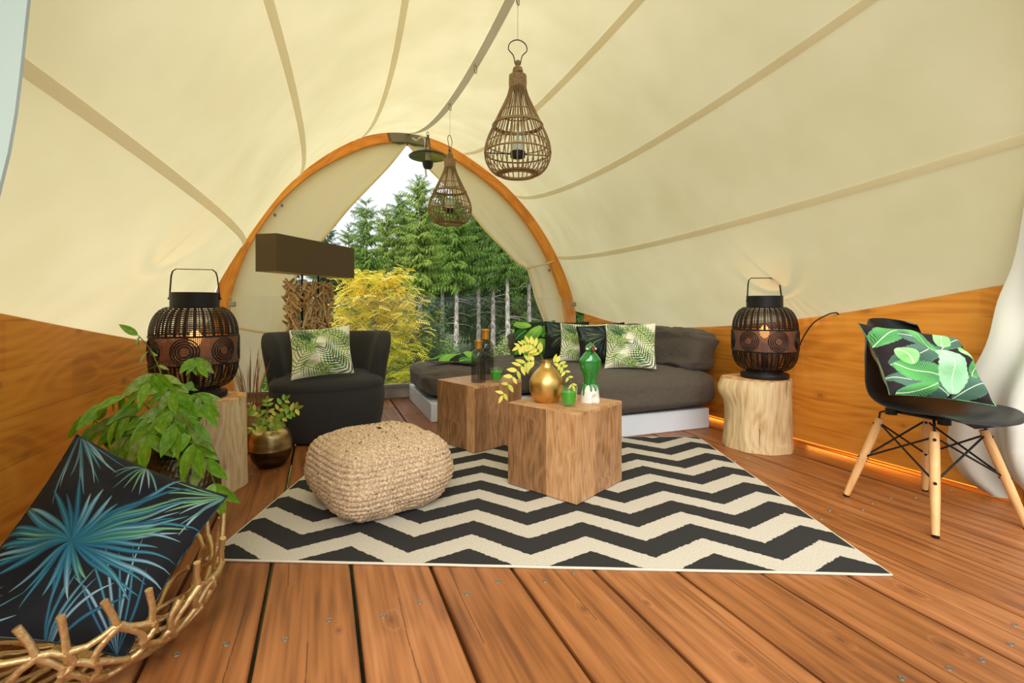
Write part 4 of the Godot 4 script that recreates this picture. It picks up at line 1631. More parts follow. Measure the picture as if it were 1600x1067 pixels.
func build_twig_lamp() -> void:
	var at := cp(-1.624, 0, 3.97)
	var ang := -atan2(0.2516, 0.968)              # local -z runs along the lamp
	var o := thing("floor_lamp", "lamp of glued driftwood sticks with a long dark brown box shade, behind the tub chair", "lamp", at, ang)
	var pl := MB.new()
	pl.box(Vector3(0.19, 0.03, 0.50), Transform3D(Basis(), Vector3(0, 0.015, 0)), 0.004)
	part("foot_plate", pl, M.black_metal, o)
	var sticks := []
	for k in 6:
		var b := MB.new()
		var l := 1.0
		var bend := Vector3(rng.randf_range(-0.05, 0.05), 0, rng.randf_range(-0.05, 0.05))
		b.tube([Vector3(0, -0.5, 0), Vector3(bend.x, -0.2, bend.z), Vector3(bend.x * 1.2, 0.15, bend.z * 0.7), Vector3(0, 0.5, 0)], [0.085, 0.10, 0.095, 0.08], 6)
		sticks.append(b.mesh())
	# upright box of sticks: laid in the faces, at all angles
	var core := MB.new()
	for k in 470:
		var face := k % 10
		var l := rng.randf_range(0.075, 0.14)
		var roll := rng.randf_range(-1.35, 1.35)
		var y := rng.randf_range(0.05, 0.56) if k % 3 == 0 else rng.randf_range(0.54, 1.06)
		var p := Vector3.ZERO
		var bs := Basis()
		if face < 7:             # long faces
			var sx := 1.0 if face < 4 else -1.0
			p = Vector3(sx * rng.randf_range(0.066, 0.088), y, rng.randf_range(-0.185, 0.185))
			bs = Basis(Vector3.RIGHT, roll) * Basis(Vector3.BACK, rng.randf_range(-0.15, 0.15))
		else:
			p = Vector3(rng.randf_range(-0.055, 0.055), y, (1.0 if face < 9 else -1.0) * rng.randf_range(0.205, 0.222))
			bs = Basis(Vector3.BACK, roll * 0.8) * Basis(Vector3.RIGHT, rng.randf_range(-0.15, 0.15))
		p.y = clampf(p.y, 0.03 + l * 0.5, 1.075 - l * 0.5 * absf(cos(roll)))
		bs = bs * Basis(Vector3.UP, rng.randf() * TAU)
		if face < 7:
			p.z = clampf(p.z, -0.225 + l * 0.5 * absf(sin(roll)), 0.225 - l * 0.5 * absf(sin(roll)))
		if k < 290:
			put("stick", sticks[k % 6], M.twig[rng.randi() % 4], o, Transform3D(Basis(bs.x * 0.095, bs.y * l, bs.z * 0.095), p))
		else:
			p.x *= 0.8
			p.z *= 0.96
			core.tube([p - bs.y * l * 0.5, p + bs.y * l * 0.5], 0.0085, 6)
	part("inner_sticks", core, M.twig[0], o).set_meta("kind", "stuff")
	for e in [-0.10, 0.10]:
		var b := MB.new()
		b.tube([Vector3(0, 0.04, e), Vector3(0, 1.20, e)], 0.008, 8)
		part("post", b, M.black_metal, o)
	var sh := MB.new()
	var y0 := 1.122
	var y1 := 1.39
	var wx := 0.088
	var wz := 0.487
	for sg in [-1.0, 1.0]:
		sh.box(Vector3(0.004, y1 - y0, wz * 2.0), Transform3D(Basis(), Vector3(sg * wx, (y0 + y1) / 2, 0)), 0.001)
		sh.box(Vector3(wx * 2.0 - 0.004, y1 - y0, 0.004), Transform3D(Basis(), Vector3(0, (y0 + y1) / 2, sg * (wz - 0.002))), 0.001)
	var shade := part("shade", sh, M.shade, o)
	shade.set_meta("label", "long dark brown box shade")
	var li := MB.new()
	li.box(Vector3(wx * 2.0 - 0.006, 0.003, wz * 2.0 - 0.01), Transform3D(Basis(), Vector3(0, y0 + 0.002, 0)))
	li.box(Vector3(wx * 2.0 - 0.006, 0.003, wz * 2.0 - 0.01), Transform3D(Basis(), Vector3(0, y1 - 0.006, 0)))
	part("diffuser", li, M.shade_lining, shade)


func build_pouf() -> void:
	var o := thing("pouf", "square braided jute floor pouf on the front left of the zigzag rug", "pouf", cp(-0.60, 0.017, 2.225), deg_to_rad(42.0))
	var b := MB.new()
	var f := FastNoiseLite.new()
	f.seed = 4
	f.frequency = 3.0
	# profile from the bottom centre over the side to the top centre, by arc length
	var prof := spline([Vector2(0.02, 0.0), Vector2(0.17, 0.0), Vector2(0.222, 0.018), Vector2(0.258, 0.075), Vector2(0.268, 0.15), Vector2(0.255, 0.215), Vector2(0.222, 0.262), Vector2(0.16, 0.287), Vector2(0.08, 0.30), Vector2(0.012, 0.303)], 18)
	var len_ := [0.0]
	for k in prof.size() - 1:
		len_.append(len_[k] + (prof[k + 1] - prof[k]).length())
	var np := prof.size() - 1
	var nu := 420
	var pos := func(u: float, k: int, lift: float) -> Vector3:
		var p: Vector2 = prof[k]
		var t: Vector2 = (prof[mini(k + 1, np)] - prof[maxi(k - 1, 0)]).normalized()
		p += Vector2(t.y, -t.x) * lift
		var a := u * TAU
		var e := lerpf(2.2, 4.6, clampf(p.x / 0.2, 0, 1))
		var q := p.x / pow(pow(absf(sin(a)), e) + pow(absf(cos(a)), e), 1.0 / e)
		return Vector3(q * sin(a), p.y, q * cos(a))
	b.grid(nu, np, func(u, w):
		var k := roundi(w * np)
		var l: float = len_[k]
		var row := l / 0.0205
		var rf := row - floorf(row)
		var rope := sqrt(maxf(0.0, 1.0 - pow(rf * 2.0 - 1.0, 2.0)))
		var rad: float = maxf(prof[k].x, 0.03)
		var count := roundf(rad * 7.4 / 0.017)
		var q: float = u * count + (rf - 0.5) * (0.9 if int(floorf(row)) % 2 == 0 else -0.9)
		var br := absf(sin(q * PI))
		var at: Vector3 = pos.call(u, k, 0.0)
		var lump := f.get_noise_3d(at.x * 3.0, at.y * 3.0, at.z * 3.0) * 0.010
		return pos.call(u, k, rope * 0.0055 + br * rope * 0.0038 + lump), Vector2(8, 4), true)
	part("braided_cover", b, M.jute, o)
	var sp := MB.new()
	for k in 90:
		var i := rng.randi_range(int(np * 0.30), np - 12)
		var c: Vector3 = pos.call(rng.randf(), i, 0.009)
		var d := Vector3(rng.randfn(), rng.randfn() * 0.3, rng.randfn()).normalized() * 0.005
		sp.tube([c - d, c, c + d], [0.0008, 0.0022, 0.0008], 4)
	part("dark_fibres", sp, M.jute_speck, o).set_meta("kind", "stuff")


# ------------------------------------------------------------------ stumps with lanterns
func stump(at: Vector3, ang: float, r: float, h: float, label: String, burl: bool, sd: int) -> void:
	var o := thing("log_stool", label, "stool", at, ang, "barkless log stools")
	var f := FastNoiseLite.new()
	f.seed = sd
	f.frequency = 1.0
	var rad := func(a: float, y: float) -> float:
		var k := r * (1.0 + 0.05 * f.get_noise_3d(cos(a) * 1.5, y * 1.5, sin(a) * 1.5) + 0.02 * f.get_noise_3d(cos(a) * 6.0, y * 2.0, sin(a) * 6.0))
		k += 0.004 * sin(a * 9.0 + sd) + r * 0.06 * clampf(1.0 - y / 0.1, 0.0, 1.0) * (0.5 + 0.5 * sin(a * 2.0 + 1.0))
		if burl:
			var da := wrapf(a - 4.35, -PI, PI)
			k += 0.050 * exp(-da * da * 4.0) * exp(-pow((y - h * 0.84) / 0.07, 2.0)) - 0.014 * exp(-da * da * 3.0) * exp(-pow((y - h * 0.45) / 0.14, 2.0))
		return k
	var b := MB.new()
	b.grid(72, 30, func(u, w):
		var a: float = u * TAU
		var y: float = w * (h - 0.006)
		var k: float = rad.call(a, y)
		if w > 0.985:
			y = h - 0.004
		return Vector3(k * sin(a), y, k * cos(a)), Vector2(1, 1), true)
	for q in b.v.size():
		b.uv[q] = Vector2(b.v[q].y * 1.2 + 0.1 * sd, b.uv[q].x * 3.0)
	part("body", b, M.stump, o)
	var t := MB.new()
	t.grid(72, 8, func(u, w):
		var a: float = u * TAU
		var q: float = 1.0 - w
		var k: float = rad.call(a, h) * (q - 0.012 * minf(1.0, w * 9.0) * q)
		return Vector3(k * sin(a), h - 0.004 + 0.004 * minf(1.0, w * 9.0), k * cos(a)), Vector2.ONE, true)
	for q in t.v.size():
		t.uv[q] = Vector2(t.v[q].x, t.v[q].z) * 2.0
	part("sawn_top", t, M.stump_top, o)
	var cr := MB.new()
	for e in [[0.2, h - 0.002, h - 0.11], [1.1, h - 0.002, h - 0.05], [5.6, 0.15, 0.02]]:
		var pts := []
		for k in 6:
			var y: float = lerpf(e[1], e[2], k / 5.0)
			var a: float = e[0] + 0.01 * sin(k * 2.0)
			var k2: float = rad.call(a, y) + 0.0002
			pts.append(Vector3(k2 * sin(a), y, k2 * cos(a)))
		cr.tube(pts, [0.0022, 0.002, 0.0016, 0.0014, 0.001, 0.0004], 4)
	part("crack", cr, M.jute_speck, o)


func lantern_profile(y: float) -> float:      # radius of the shade at a height above the foot
	var t := clampf((y - 0.045) / 0.395, 0.0, 1.0)
	var r := 0.186
	var lo := clampf((0.30 - t) / 0.30, 0.0, 1.0)
	var hi := clampf((t - 0.66) / 0.34, 0.0, 1.0)
	return r - 0.085 * (1.0 - sqrt(1.0 - lo * lo)) - 0.082 * (1.0 - sqrt(1.0 - hi * hi))


func lantern(at: Vector3, ang: float, tilt: float, label: String) -> void:
	var o := thing("lantern", label, "lantern", at, ang, "perforated black lanterns")
	var b := MB.new()
	b.lathe([[Vector2(0.02, 0.0), Vector2(0.133, 0.0)], [Vector2(0.133, 0.0), Vector2(0.137, 0.004), Vector2(0.137, 0.026), Vector2(0.133, 0.03)], [Vector2(0.133, 0.03), Vector2(0.105, 0.032)], [Vector2(0.105, 0.032), Vector2(0.10, 0.06)], [Vector2(0.10, 0.06), Vector2(0.001, 0.06)]], 48)
	part("foot", b, M.black_metal, o)
	# pierced cage: upright bands with rows of slots between them
	var up := MB.new()
	var lo := MB.new()
	var n := 30
	for z in 2:
		var tgt := up if z == 0 else lo
		var y0 := 0.30 if z == 0 else 0.046
		var y1 := 0.438 if z == 0 else 0.170
		var steps := 9
		for i in n:
			var a0 := TAU * i / n
			var half := 0.034
			for k in steps:
				var ya := lerpf(y0, y1, float(k) / steps)
				var yb := lerpf(y0, y1, float(k + 1) / steps)
				var ra := lantern_profile(ya)
				var rb := lantern_profile(yb)
				_plate(tgt, a0 - half, a0 + half, ya, yb, ra, rb, 0.0024)
			var rungs := 15 if z == 0 else 13
			for k in rungs:
				var yc := lerpf(y0, y1, (k + 0.5) / rungs)
				var ya := yc - 0.0019
				var yb := yc + 0.0019
				_plate(tgt, a0 + half, a0 + TAU / n - half, ya, yb, lantern_profile(ya) - 0.001, lantern_profile(yb) - 0.001, 0.0014)
			# a fine upright in the middle of each gap
			for k in steps:
				var ya := lerpf(y0, y1, float(k) / steps)
				var yb := lerpf(y0, y1, float(k + 1) / steps)
				_plate(tgt, a0 + PI / n - 0.008, a0 + PI / n + 0.008, ya, yb, lantern_profile(ya) - 0.001, lantern_profile(yb) - 0.001, 0.0014)
	part("pierced_top", up, M.bronze, o)
	part("pierced_bottom", lo, M.bronze, o)
	# middle band: fine mesh between two rims, with concentric rings
	var band := MB.new()
	for i in 170:
		_plate(band, TAU * i / 170.0, TAU * (i + 0.5) / 170.0, 0.170, 0.300, 0.1855, 0.1855, 0.001)
	for k in 22:
		var y := lerpf(0.172, 0.298, k / 21.0)
		band.lathe([[Vector2(0.1857, y - 0.0015), Vector2(0.1857, y + 0.0015)], [Vector2(0.1849, y + 0.0015), Vector2(0.1849, y - 0.0015)]], 96)
	part("mesh_band", band, M.mesh, o)
	var rims := MB.new()
	for y in [0.170, 0.300, 0.042]:
		var r := lantern_profile(y) if y > 0.1 else 0.102
		var ring := []
		for k in 65:
			ring.append(Vector3(r * sin(TAU * k / 64), y, r * cos(TAU * k / 64)))
		rims.tube(ring, 0.0038, 6, false)
	part("rim", rims, M.black_metal, o)
	for i in 7:
		var a := TAU * i / 7.0
		var rg := MB.new()
		for r in [0.058, 0.0465, 0.035, 0.0235]:
			var ring := []
			for k in 33:
				var x: float = r * cos(TAU * k / 32)
				var y: float = r * sin(TAU * k / 32)
				var aa: float = a + x / 0.187
				ring.append(Vector3(0.188 * sin(aa), 0.235 + y, 0.188 * cos(aa)))
			rg.tube(ring, 0.0031, 5, false)
		part("ring_ornament", rg, M.black_metal, o)
	var col := MB.new()
	col.lathe([[Vector2(0.103, 0.436), Vector2(0.103, 0.508)], [Vector2(0.103, 0.508), Vector2(0.098, 0.508)], [Vector2(0.098, 0.508), Vector2(0.098, 0.436)], [Vector2(0.098, 0.436), Vector2(0.103, 0.436)]], 56)
	var collar := part("collar", col, M.black_metal, o)
	# strap handle standing up
	var hd := MB.new()
	var pv := 0.49
	var tb := Basis(Vector3.RIGHT, tilt)
	var pts := []
	for q in [Vector2(-0.106, -0.01), Vector2(-0.096, 0.095), Vector2(-0.090, 0.118), Vector2(-0.076, 0.130), Vector2(0.076, 0.130), Vector2(0.090, 0.118), Vector2(0.096, 0.095), Vector2(0.106, -0.01)]:
		pts.append(q)
	for k in pts.size() - 1:
		var a: Vector2 = pts[k]
		var c: Vector2 = pts[k + 1]
		var mid := (a + c) / 2
		var d := c - a
		hd.box(Vector3(d.length() + 0.003, 0.0035, 0.016), Transform3D(tb * Basis(Vector3.BACK, d.angle()), Vector3(0, pv, 0) + tb * Vector3(mid.x, mid.y, 0)), 0.0008)
	for sg in [-1.0, 1.0]:
		hd.lathe([[Vector2(0.0, -0.004), Vector2(0.007, -0.004), Vector2(0.007, 0.004), Vector2(0.0, 0.004)]], 12, Vector3(sg * 0.106, pv - 0.012, 0))
	part("handle", hd, M.black_metal, collar)
	var so := MB.new()
	so.lathe([[Vector2(0.02, 0.06), Vector2(0.021, 0.215)], [Vector2(0.021, 0.215), Vector2(0.001, 0.215)]], 16)
	part("socket", so, M.black_metal, o)
	var bu := MB.new()
	var bp := []
	for k in 13:
		var c := PI * k / 12.0
		bp.append(Vector2(maxf(0.0005, 0.028 * sin(c)), 0.285 - 0.040 * cos(c)))
	bu.lathe([bp], 20)
	part("bulb", bu, M.bulb, o)
	var om := OmniLight3D.new()
	om.name = "lantern_glow"
	om.light_color = Color(1.0, 0.72, 0.42)
	om.light_energy = LANTERN_E
	om.light_size = 0.025
	om.omni_range = 12.0
	om.omni_attenuation = 2.0
	om.shadow_enabled = true
	om.position = Vector3(0, 0.285, 0)
	o.add_child(om)


func _plate(b: MB, a0: float, a1: float, y0: float, y1: float, r0: float, r1: float, th: float) -> void:
	var p := []
	for s in [0.0, th]:
		for q in [[a0, y0, r0], [a1, y0, r0], [a1, y1, r1], [a0, y1, r1]]:
			p.append(Vector3((q[2] - s) * sin(q[0]), q[1], (q[2] - s) * cos(q[0])))
	b.quad(p[0], p[1], p[2], p[3])
	b.quad(p[5], p[4], p[7], p[6])
	b.quad(p[4], p[0], p[3], p[7])
	b.quad(p[1], p[5], p[6], p[2])
	b.quad(p[3], p[2], p[6], p[7])


func build_stumps_and_lanterns() -> void:
	stump(cp(-1.50, 0, 2.40), 0.4, 0.186, 0.436, "pale log stool on the left, under a lantern and behind the leafy branches", false, 2)
	stump(cp(1.535, 0, 3.09), 0.3, 0.192, 0.432, "pale log stool with a burl on the right, under a lantern by the wall", true, 5)
	lantern(cp(-1.537, 0.436, 2.39), 0.35, 0.10, "black pierced lantern on the left log stool, partly behind leafy branches")
	lantern(cp(1.573, 0.432, 3.07), -0.05, -0.10, "black pierced lantern on the right log stool, by the pine wall")
	var ca := thing("power_cable", "black cable running from the right lantern over the top of the pine wall", "cable", cp(1.75, 0.5, 3.10))
	var b := MB.new()
	var pts := []
	for q in [cp(1.68, 0.445, 3.15), cp(1.745, 0.52, 3.09), cp(1.752, 0.60, 3.03), cp(1.775, 0.70, 2.99), cp(1.81, 0.775, 2.96), cp(1.86, 0.818, 2.93), cp(1.905, 0.836, 2.92), cp(1.945, 0.82, 2.93), cp(1.985, 0.70, 2.95)]:
		pts.append(q - cp(1.75, 0.5, 3.10))
	b.tube(spline(pts, 6), 0.0042, 7)
	part("cord", b, M.black_cable, ca)


# ------------------------------------------------------------------ moulded chair on wooden legs
func build_shell_chair() -> void:
	var face := Vector3(0.34, 0, 0.94)
	var o := thing("shell_chair", "black moulded shell chair on splayed beech legs, at the right", "chair", cp(1.79, 0, 2.10), atan2(face.x, face.z))
	# centre line of the shell: x is depth (forward +), y is height; half widths beside it
	var line := spline([Vector2(-0.262, 0.822), Vector2(-0.250, 0.77), Vector2(-0.226, 0.68), Vector2(-0.200, 0.59), Vector2(-0.170, 0.515), Vector2(-0.115, 0.458), Vector2(-0.03, 0.437), Vector2(0.07, 0.440), Vector2(0.15, 0.447), Vector2(0.205, 0.445), Vector2(0.235, 0.434)], 5)
	var wide := spline([0.150, 0.185, 0.205, 0.213, 0.222, 0.232, 0.234, 0.232, 0.222, 0.198, 0.145], 5)
	var nk := line.size() - 1
	var b := MB.new()
	b.sheet(34, nk, func(u, w):
		var k := nk - roundi(w * nk)
		var c: Vector2 = line[k]
		var x: float = (u * 2.0 - 1.0)
		var hw: float = wide[k]
		var back := clampf(1.0 - float(k) / nk * 2.2, 0.0, 1.0)
		var seat := 1.0 - back
		var e := x * x
		var px := hw * (x - 0.06 * x * x * x * back)
		var bump := pow(absf(x), 2.6)
		var front := clampf((float(k) / nk - 0.72) / 0.28, 0.0, 1.0)
		var y := c.y + seat * (0.020 * bump * (1.0 - 1.1 * front)) - front * 0.010 * bump
		var z := c.x + 0.035 + back * 0.085 * bump - front * 0.05 * bump
		var topc := clampf(1.0 - float(k) / 7.0, 0.0, 1.0)
		y -= topc * 0.030 * pow(absf(x), 3.0)
		return Vector3(px, y, z), 0.006)
	part("shell_seat", b, M.black_plastic, o)
	var mt := MB.new()
	mt.box(Vector3(0.17, 0.014, 0.20), Transform3D(Basis(), Vector3(0, 0.418, -0.01)), 0.004)
	for sx in [-1.0, 1.0]:
		for sz in [-1.0, 1.0]:
			mt.lathe([[Vector2(0.022, 0.405), Vector2(0.022, 0.432)], [Vector2(0.022, 0.432), Vector2(0.001, 0.434)]], 12, Vector3(sx * 0.10, 0.0, sz * 0.10))
	part("mount", mt, M.black_metal, o)
	var tops := []
	var feet := []
	for e in [[-1.0, 1.0], [1.0, 1.0], [1.0, -1.0], [-1.0, -1.0]]:
		tops.append(Vector3(e[0] * 0.118, 0.375, e[1] * 0.120 - 0.01).rotated(Vector3.UP, -0.19))
		feet.append(Vector3(e[0] * 0.212, 0.008, e[1] * 0.205 - 0.01).rotated(Vector3.UP, -0.19))
	for k in 4:
		var l := MB.new()
		var t: Vector3 = tops[k]
		var f: Vector3 = feet[k]
		l.tube([f, f.lerp(t, 0.35), f.lerp(t, 0.8), t], [0.0125, 0.0165, 0.0175, 0.016], 14, true, Vector2(1, 1))
		for q in l.uv.size():
			l.uv[q] = Vector2(l.uv[q].y * 2.0, l.uv[q].x + k * 0.3)
		var leg := part("leg", l, M.beech, o)
		var g := MB.new()
		g.lathe([[Vector2(0.0005, -0.008), Vector2(0.0125, -0.008), Vector2(0.0125, 0.002)]], 12, f)
		part("glide", g, M.black_plastic, leg)
		var bo := MB.new()
		var out := (f - Vector3(0, f.y, 0)).normalized()
		for h in [0.93, 0.50]:
			var c: Vector3 = f.lerp(t, h)
			bo.tube([c - out * 0.019, c + out * 0.0195], 0.0062, 10)
		part("bolt", bo, M.black_metal, leg)
	var wr := MB.new()
	for k in 4:
		var t: Vector3 = tops[k]
		var f: Vector3 = feet[k]
		var hub := Vector3(t.x * 0.78, 0.420, t.z * 0.78)
		wr.tube([hub, hub.lerp(t, 0.6) + Vector3(t.x * 0.10, 0.01, t.z * 0.10), f.lerp(t, 0.93)], 0.0048, 6)
		var t2: Vector3 = tops[(k + 1) % 4]
		var f2: Vector3 = feet[(k + 1) % 4]
		wr.tube([f.lerp(t, 0.50), f2.lerp(t2, 0.95)], 0.0042, 6)
		wr.tube([f2.lerp(t2, 0.50), f.lerp(t, 0.95)], 0.0042, 6)
	part("wire_brace", wr, M.black_metal, o)


# ------------------------------------------------------------------ cushions
# corners as seen from the printed side: lower left, lower right, upper right, upper left
func cushion(c: Array, thick: float, pm: Material, label: String, group: String, sag := 0.0, sd := 1) -> Node3D:
	var mid: Vector3 = (c[0] + c[1] + c[2] + c[3]) / 4.0
	var o := thing("cushion", label, "cushion", mid, 0.0, group)
	var nrm: Vector3 = ((c[1] - c[0]) + (c[2] - c[3])).cross((c[3] - c[0]) + (c[2] - c[1])).normalized()
	var f := FastNoiseLite.new()
	f.seed = sd
	f.fractal_octaves = 1
	f.frequency = 1.6
	var at := func(u: float, w: float, side: float) -> Vector3:
		var x := u * 2.0 - 1.0
		var y := w * 2.0 - 1.0
		# edges draw in between the corners
		var xx := x * (1.0 - 0.075 * (1.0 - y * y))
		var yy := y * (1.0 - 0.075 * (1.0 - x * x))
		var p: Vector3 = c[0].lerp(c[1], (xx + 1) / 2).lerp(c[3].lerp(c[2], (xx + 1) / 2), (yy + 1) / 2) - mid
		var full := pow(maxf(0.0, (1.0 - x * x) * (1.0 - y * y)), 0.52)
		full *= 1.0 + 0.30 * f.get_noise_2d(x * 0.8, y * 0.8 + side * 5.0)
		p += nrm * (side * thick * 0.5 * full + f.get_noise_2d(x * 0.5 + 9.0, y * 0.5) * 0.02 * full)
		p += nrm * sag * (x * x - 0.4)
		return p
	var a := MB.new()
	a.grid(30, 30, func(u, w): return at.call(u, w, 1.0))
	part("printed_front", a, pm, o)
	var b := MB.new()
	b.grid(30, 30, func(u, w): return at.call(1.0 - u, w, -1.0))
	part("plain_back", b, M.linen, o)
	var ring := []
	for k in 24:
		ring.append(at.call(k / 24.0, 0.0, 0.0))
	for k in 24:
		ring.append(at.call(1.0, k / 24.0, 0.0))
	for k in 24:
		ring.append(at.call(1.0 - k / 24.0, 1.0, 0.0))
	for k in 25:
		ring.append(at.call(0.0, 1.0 - k / 24.0, 0.0))
	var s := MB.new()
	s.tube(ring, 0.0022, 6, false)
	part("edge_seam", s, pm, o)
	return o


# a cushion leaning: foot of the printed face, the way it faces (angle from +z towards +x), lean back, roll
func leaning(foot: Vector3, size: Vector2, facing: float, lean: float, roll: float) -> Array:
	var bs := Basis(Vector3.UP, facing) * Basis(Vector3.RIGHT, -lean) * Basis(Vector3.BACK, roll)
	var out := []
	for e in [[-0.5, 0.0], [0.5, 0.0], [0.5, 1.0], [-0.5, 1.0]]:
		out.append(foot + bs * Vector3(e[0] * size.x, e[1] * size.y, 0))
	return out


func build_cushions() -> void:
	cushion(leaning(cp(-1.195, 0.430, 3.12), Vector2(0.375, 0.335), 0.32, 0.42, 0.08), 0.13, M.light, "green and white palm frond cushion on the dark tub chair", "", 0.0, 1)
	cushion(leaning(cp(0.835, 0.432, 3.49), Vector2(0.36, 0.335), -0.35, 0.34, 0.03), 0.12, M.light, "green and white palm frond cushion at the right end of the sofa row, in front", "palm frond sofa cushions", 0.0, 2)
	cushion(leaning(cp(0.70, 0.434, 3.73), Vector2(0.37, 0.31), -0.15, 0.26, 0.10), 0.11, M.dark, "black fan palm cushion behind the head of the parrot figure on the sofa", "fan palm sofa cushions", 0.0, 3)
	cushion(leaning(cp(0.565, 0.430, 3.93), Vector2(0.38, 0.31), -0.15, 0.24, -0.02), 0.11, M.light, "green and white palm frond cushion in mid sofa row, between two black ones", "palm frond sofa cushions", 0.0, 4)
	cushion(leaning(cp(0.45, 0.428, 4.12), Vector2(0.38, 0.32), -0.2, 0.2, 0.0), 0.11, M.dark, "black fan palm cushion further left, beside the monstera one", "fan palm sofa cushions", 0.0, 5)
	cushion(leaning(cp(0.20, 0.425, 4.30), Vector2(0.37, 0.32), 0.0, 0.14, 0.02), 0.11, M.monstera, "monstera leaf cushion standing leftmost in the sofa row, behind the gold vase", "", 0.0, 6)
	# lying flat on the chaise
	cushion([cp(-0.72, 0.425, 4.02), cp(-0.24, 0.425, 3.93), cp(-0.13, 0.432, 4.34), cp(-0.60, 0.432, 4.42)], 0.085, M.monstera, "green leaf cushion lying flat on the left part of the daybed", "", 0.0, 7)
	cushion([cp(1.575, 0.508, 2.055), cp(1.995, 0.466, 2.03), cp(2.02, 0.730, 2.235), cp(1.545, 0.802, 2.20)], 0.17, M.banana, "banana leaf cushion with a beige back on the black shell chair", "", 0.0, 8)
	cushion([cp(-1.19, 0.205, 1.00), cp(-0.875, 0.085, 1.115), cp(-0.825, 0.330, 1.43), cp(-1.325, 0.49, 1.50)], 0.14, M.teal, "large navy cushion with a teal palm burst, lying in the golden twig basket", "", 0.0, 9)


# ------------------------------------------------------------------ basket of branching gold twigs
func build_basket() -> void:
	var at := cp(-1.10, 0, 1.27)
	var o := thing("twig_basket", "open golden bowl of branching coral-like twigs, front left corner", "basket", at, 0.3)
	var prof := spline([Vector2(0.03, 0.010), Vector2(0.13, 0.012), Vector2(0.215, 0.032), Vector2(0.275, 0.080), Vector2(0.302, 0.145), Vector2(0.312, 0.235)], 10)
	var bowl := func(a: float, h: float) -> Vector3:
		var p: Vector2 = prof[clampi(roundi(h * (prof.size() - 1)), 0, prof.size() - 1)]
		return Vector3(p.x * sin(a), p.y, p.x * cos(a))
	var b := MB.new()
	var link := func(a0: float, h0: float, a1: float, h1: float, r: float) -> void:
		var pts := []
		for k in 5:
			var u := k / 4.0
			pts.append(bowl.call(lerpf(a0, a1, u) + 0.05 * sin(u * PI) * (1 if int(a0 * 31.0) % 2 else -1), lerpf(h0, h1, u)))
		b.tube(pts, [r * 1.3, r, r * 0.95, r, r * 1.3], 7)
	# a net of forks climbing the bowl: every node grows from one or two below it
	var rows := [[0.12, 11], [0.27, 15], [0.42, 20], [0.57, 24], [0.71, 26], [0.85, 28]]
	var prev := []
	for q in rows.size():
		var n: int = rows[q][1]
		var cur := []
		for i in n:
			cur.append(Vector2(TAU * (i + 0.5 * (q % 2)) / n + rng.randf_range(-0.28, 0.28) * TAU / n, rows[q][0] + rng.randf_range(-0.04, 0.04)))
		if q:
			for c in cur:
				var best := []
				for p in prev:
					best.append([absf(wrapf(p.x - c.x, -PI, PI)), p])
				best.sort_custom(func(x, y): return x[0] < y[0])
				for z in (2 if rng.randf() < 0.72 else 1):
					var p: Vector2 = best[z][1]
					link.call(p.x, p.y, p.x + wrapf(c.x - p.x, -PI, PI), c.y, lerpf(0.0060, 0.0078, float(q) / 5.0))
		for i in n:
			if rng.randf() < (0.15 if q < 5 else 0.5):
				var c: Vector2 = cur[i]
				var e: Vector2 = cur[(i + 1) % n]
				link.call(c.x, c.y, c.x + wrapf(e.x - c.x, -PI, PI), e.y, 0.0070)
		prev = cur
	part("twig_lattice", b, M.twig_gold, o)
	for i in prev.size():
		var c: Vector2 = prev[i]
		if rng.randf() < 0.78:
			var s := MB.new()
			var p0: Vector3 = bowl.call(c.x, c.y)
			var p1: Vector3 = bowl.call(c.x + rng.randf_range(-0.12, 0.12), 1.0)
			p1 = p0 + (p1 - p0) * rng.randf_range(0.9, 1.35)
			s.tube([p0, p0.lerp(p1, 0.5) + Vector3(rng.randf_range(-0.004, 0.004), 0, 0), p1], [0.0078, 0.0072, 0.0082], 8)
			part("prong", s, M.twig_gold, o)
	var ft := MB.new()
	ft.lathe([[Vector2(0.001, 0.0), Vector2(0.075, 0.0), Vector2(0.078, 0.006), Vector2(0.072, 0.012), Vector2(0.001, 0.012)]], 40)
	part("foot", ft, M.twig_gold, o)


# ------------------------------------------------------------------ pots and plants
func leaf_mesh(l: float, w: float, droop: float, fold: float) -> ArrayMesh:
	var b := MB.new()
	b.grid(6, 10, func(u, v):
		var x: float = u * 2.0 - 1.0
		var k: float = w * 0.5 * pow(sin(PI * pow(v, 0.80)), 0.85)
		if v >= 0.999 or v <= 0.001:
			k = 0.0008
		return Vector3(x * k, absf(x) * k * fold - droop * v * v * l, v * l), Vector2(1, 2))
	return b.mesh()


func oriented(p: Vector3, dir: Vector3, up: Vector3, k: float) -> Transform3D:
	var z := dir.normalized()
	var x := up.cross(z).normalized()
	return Transform3D(Basis(x * k, z.cross(x) * k, z * k), p)


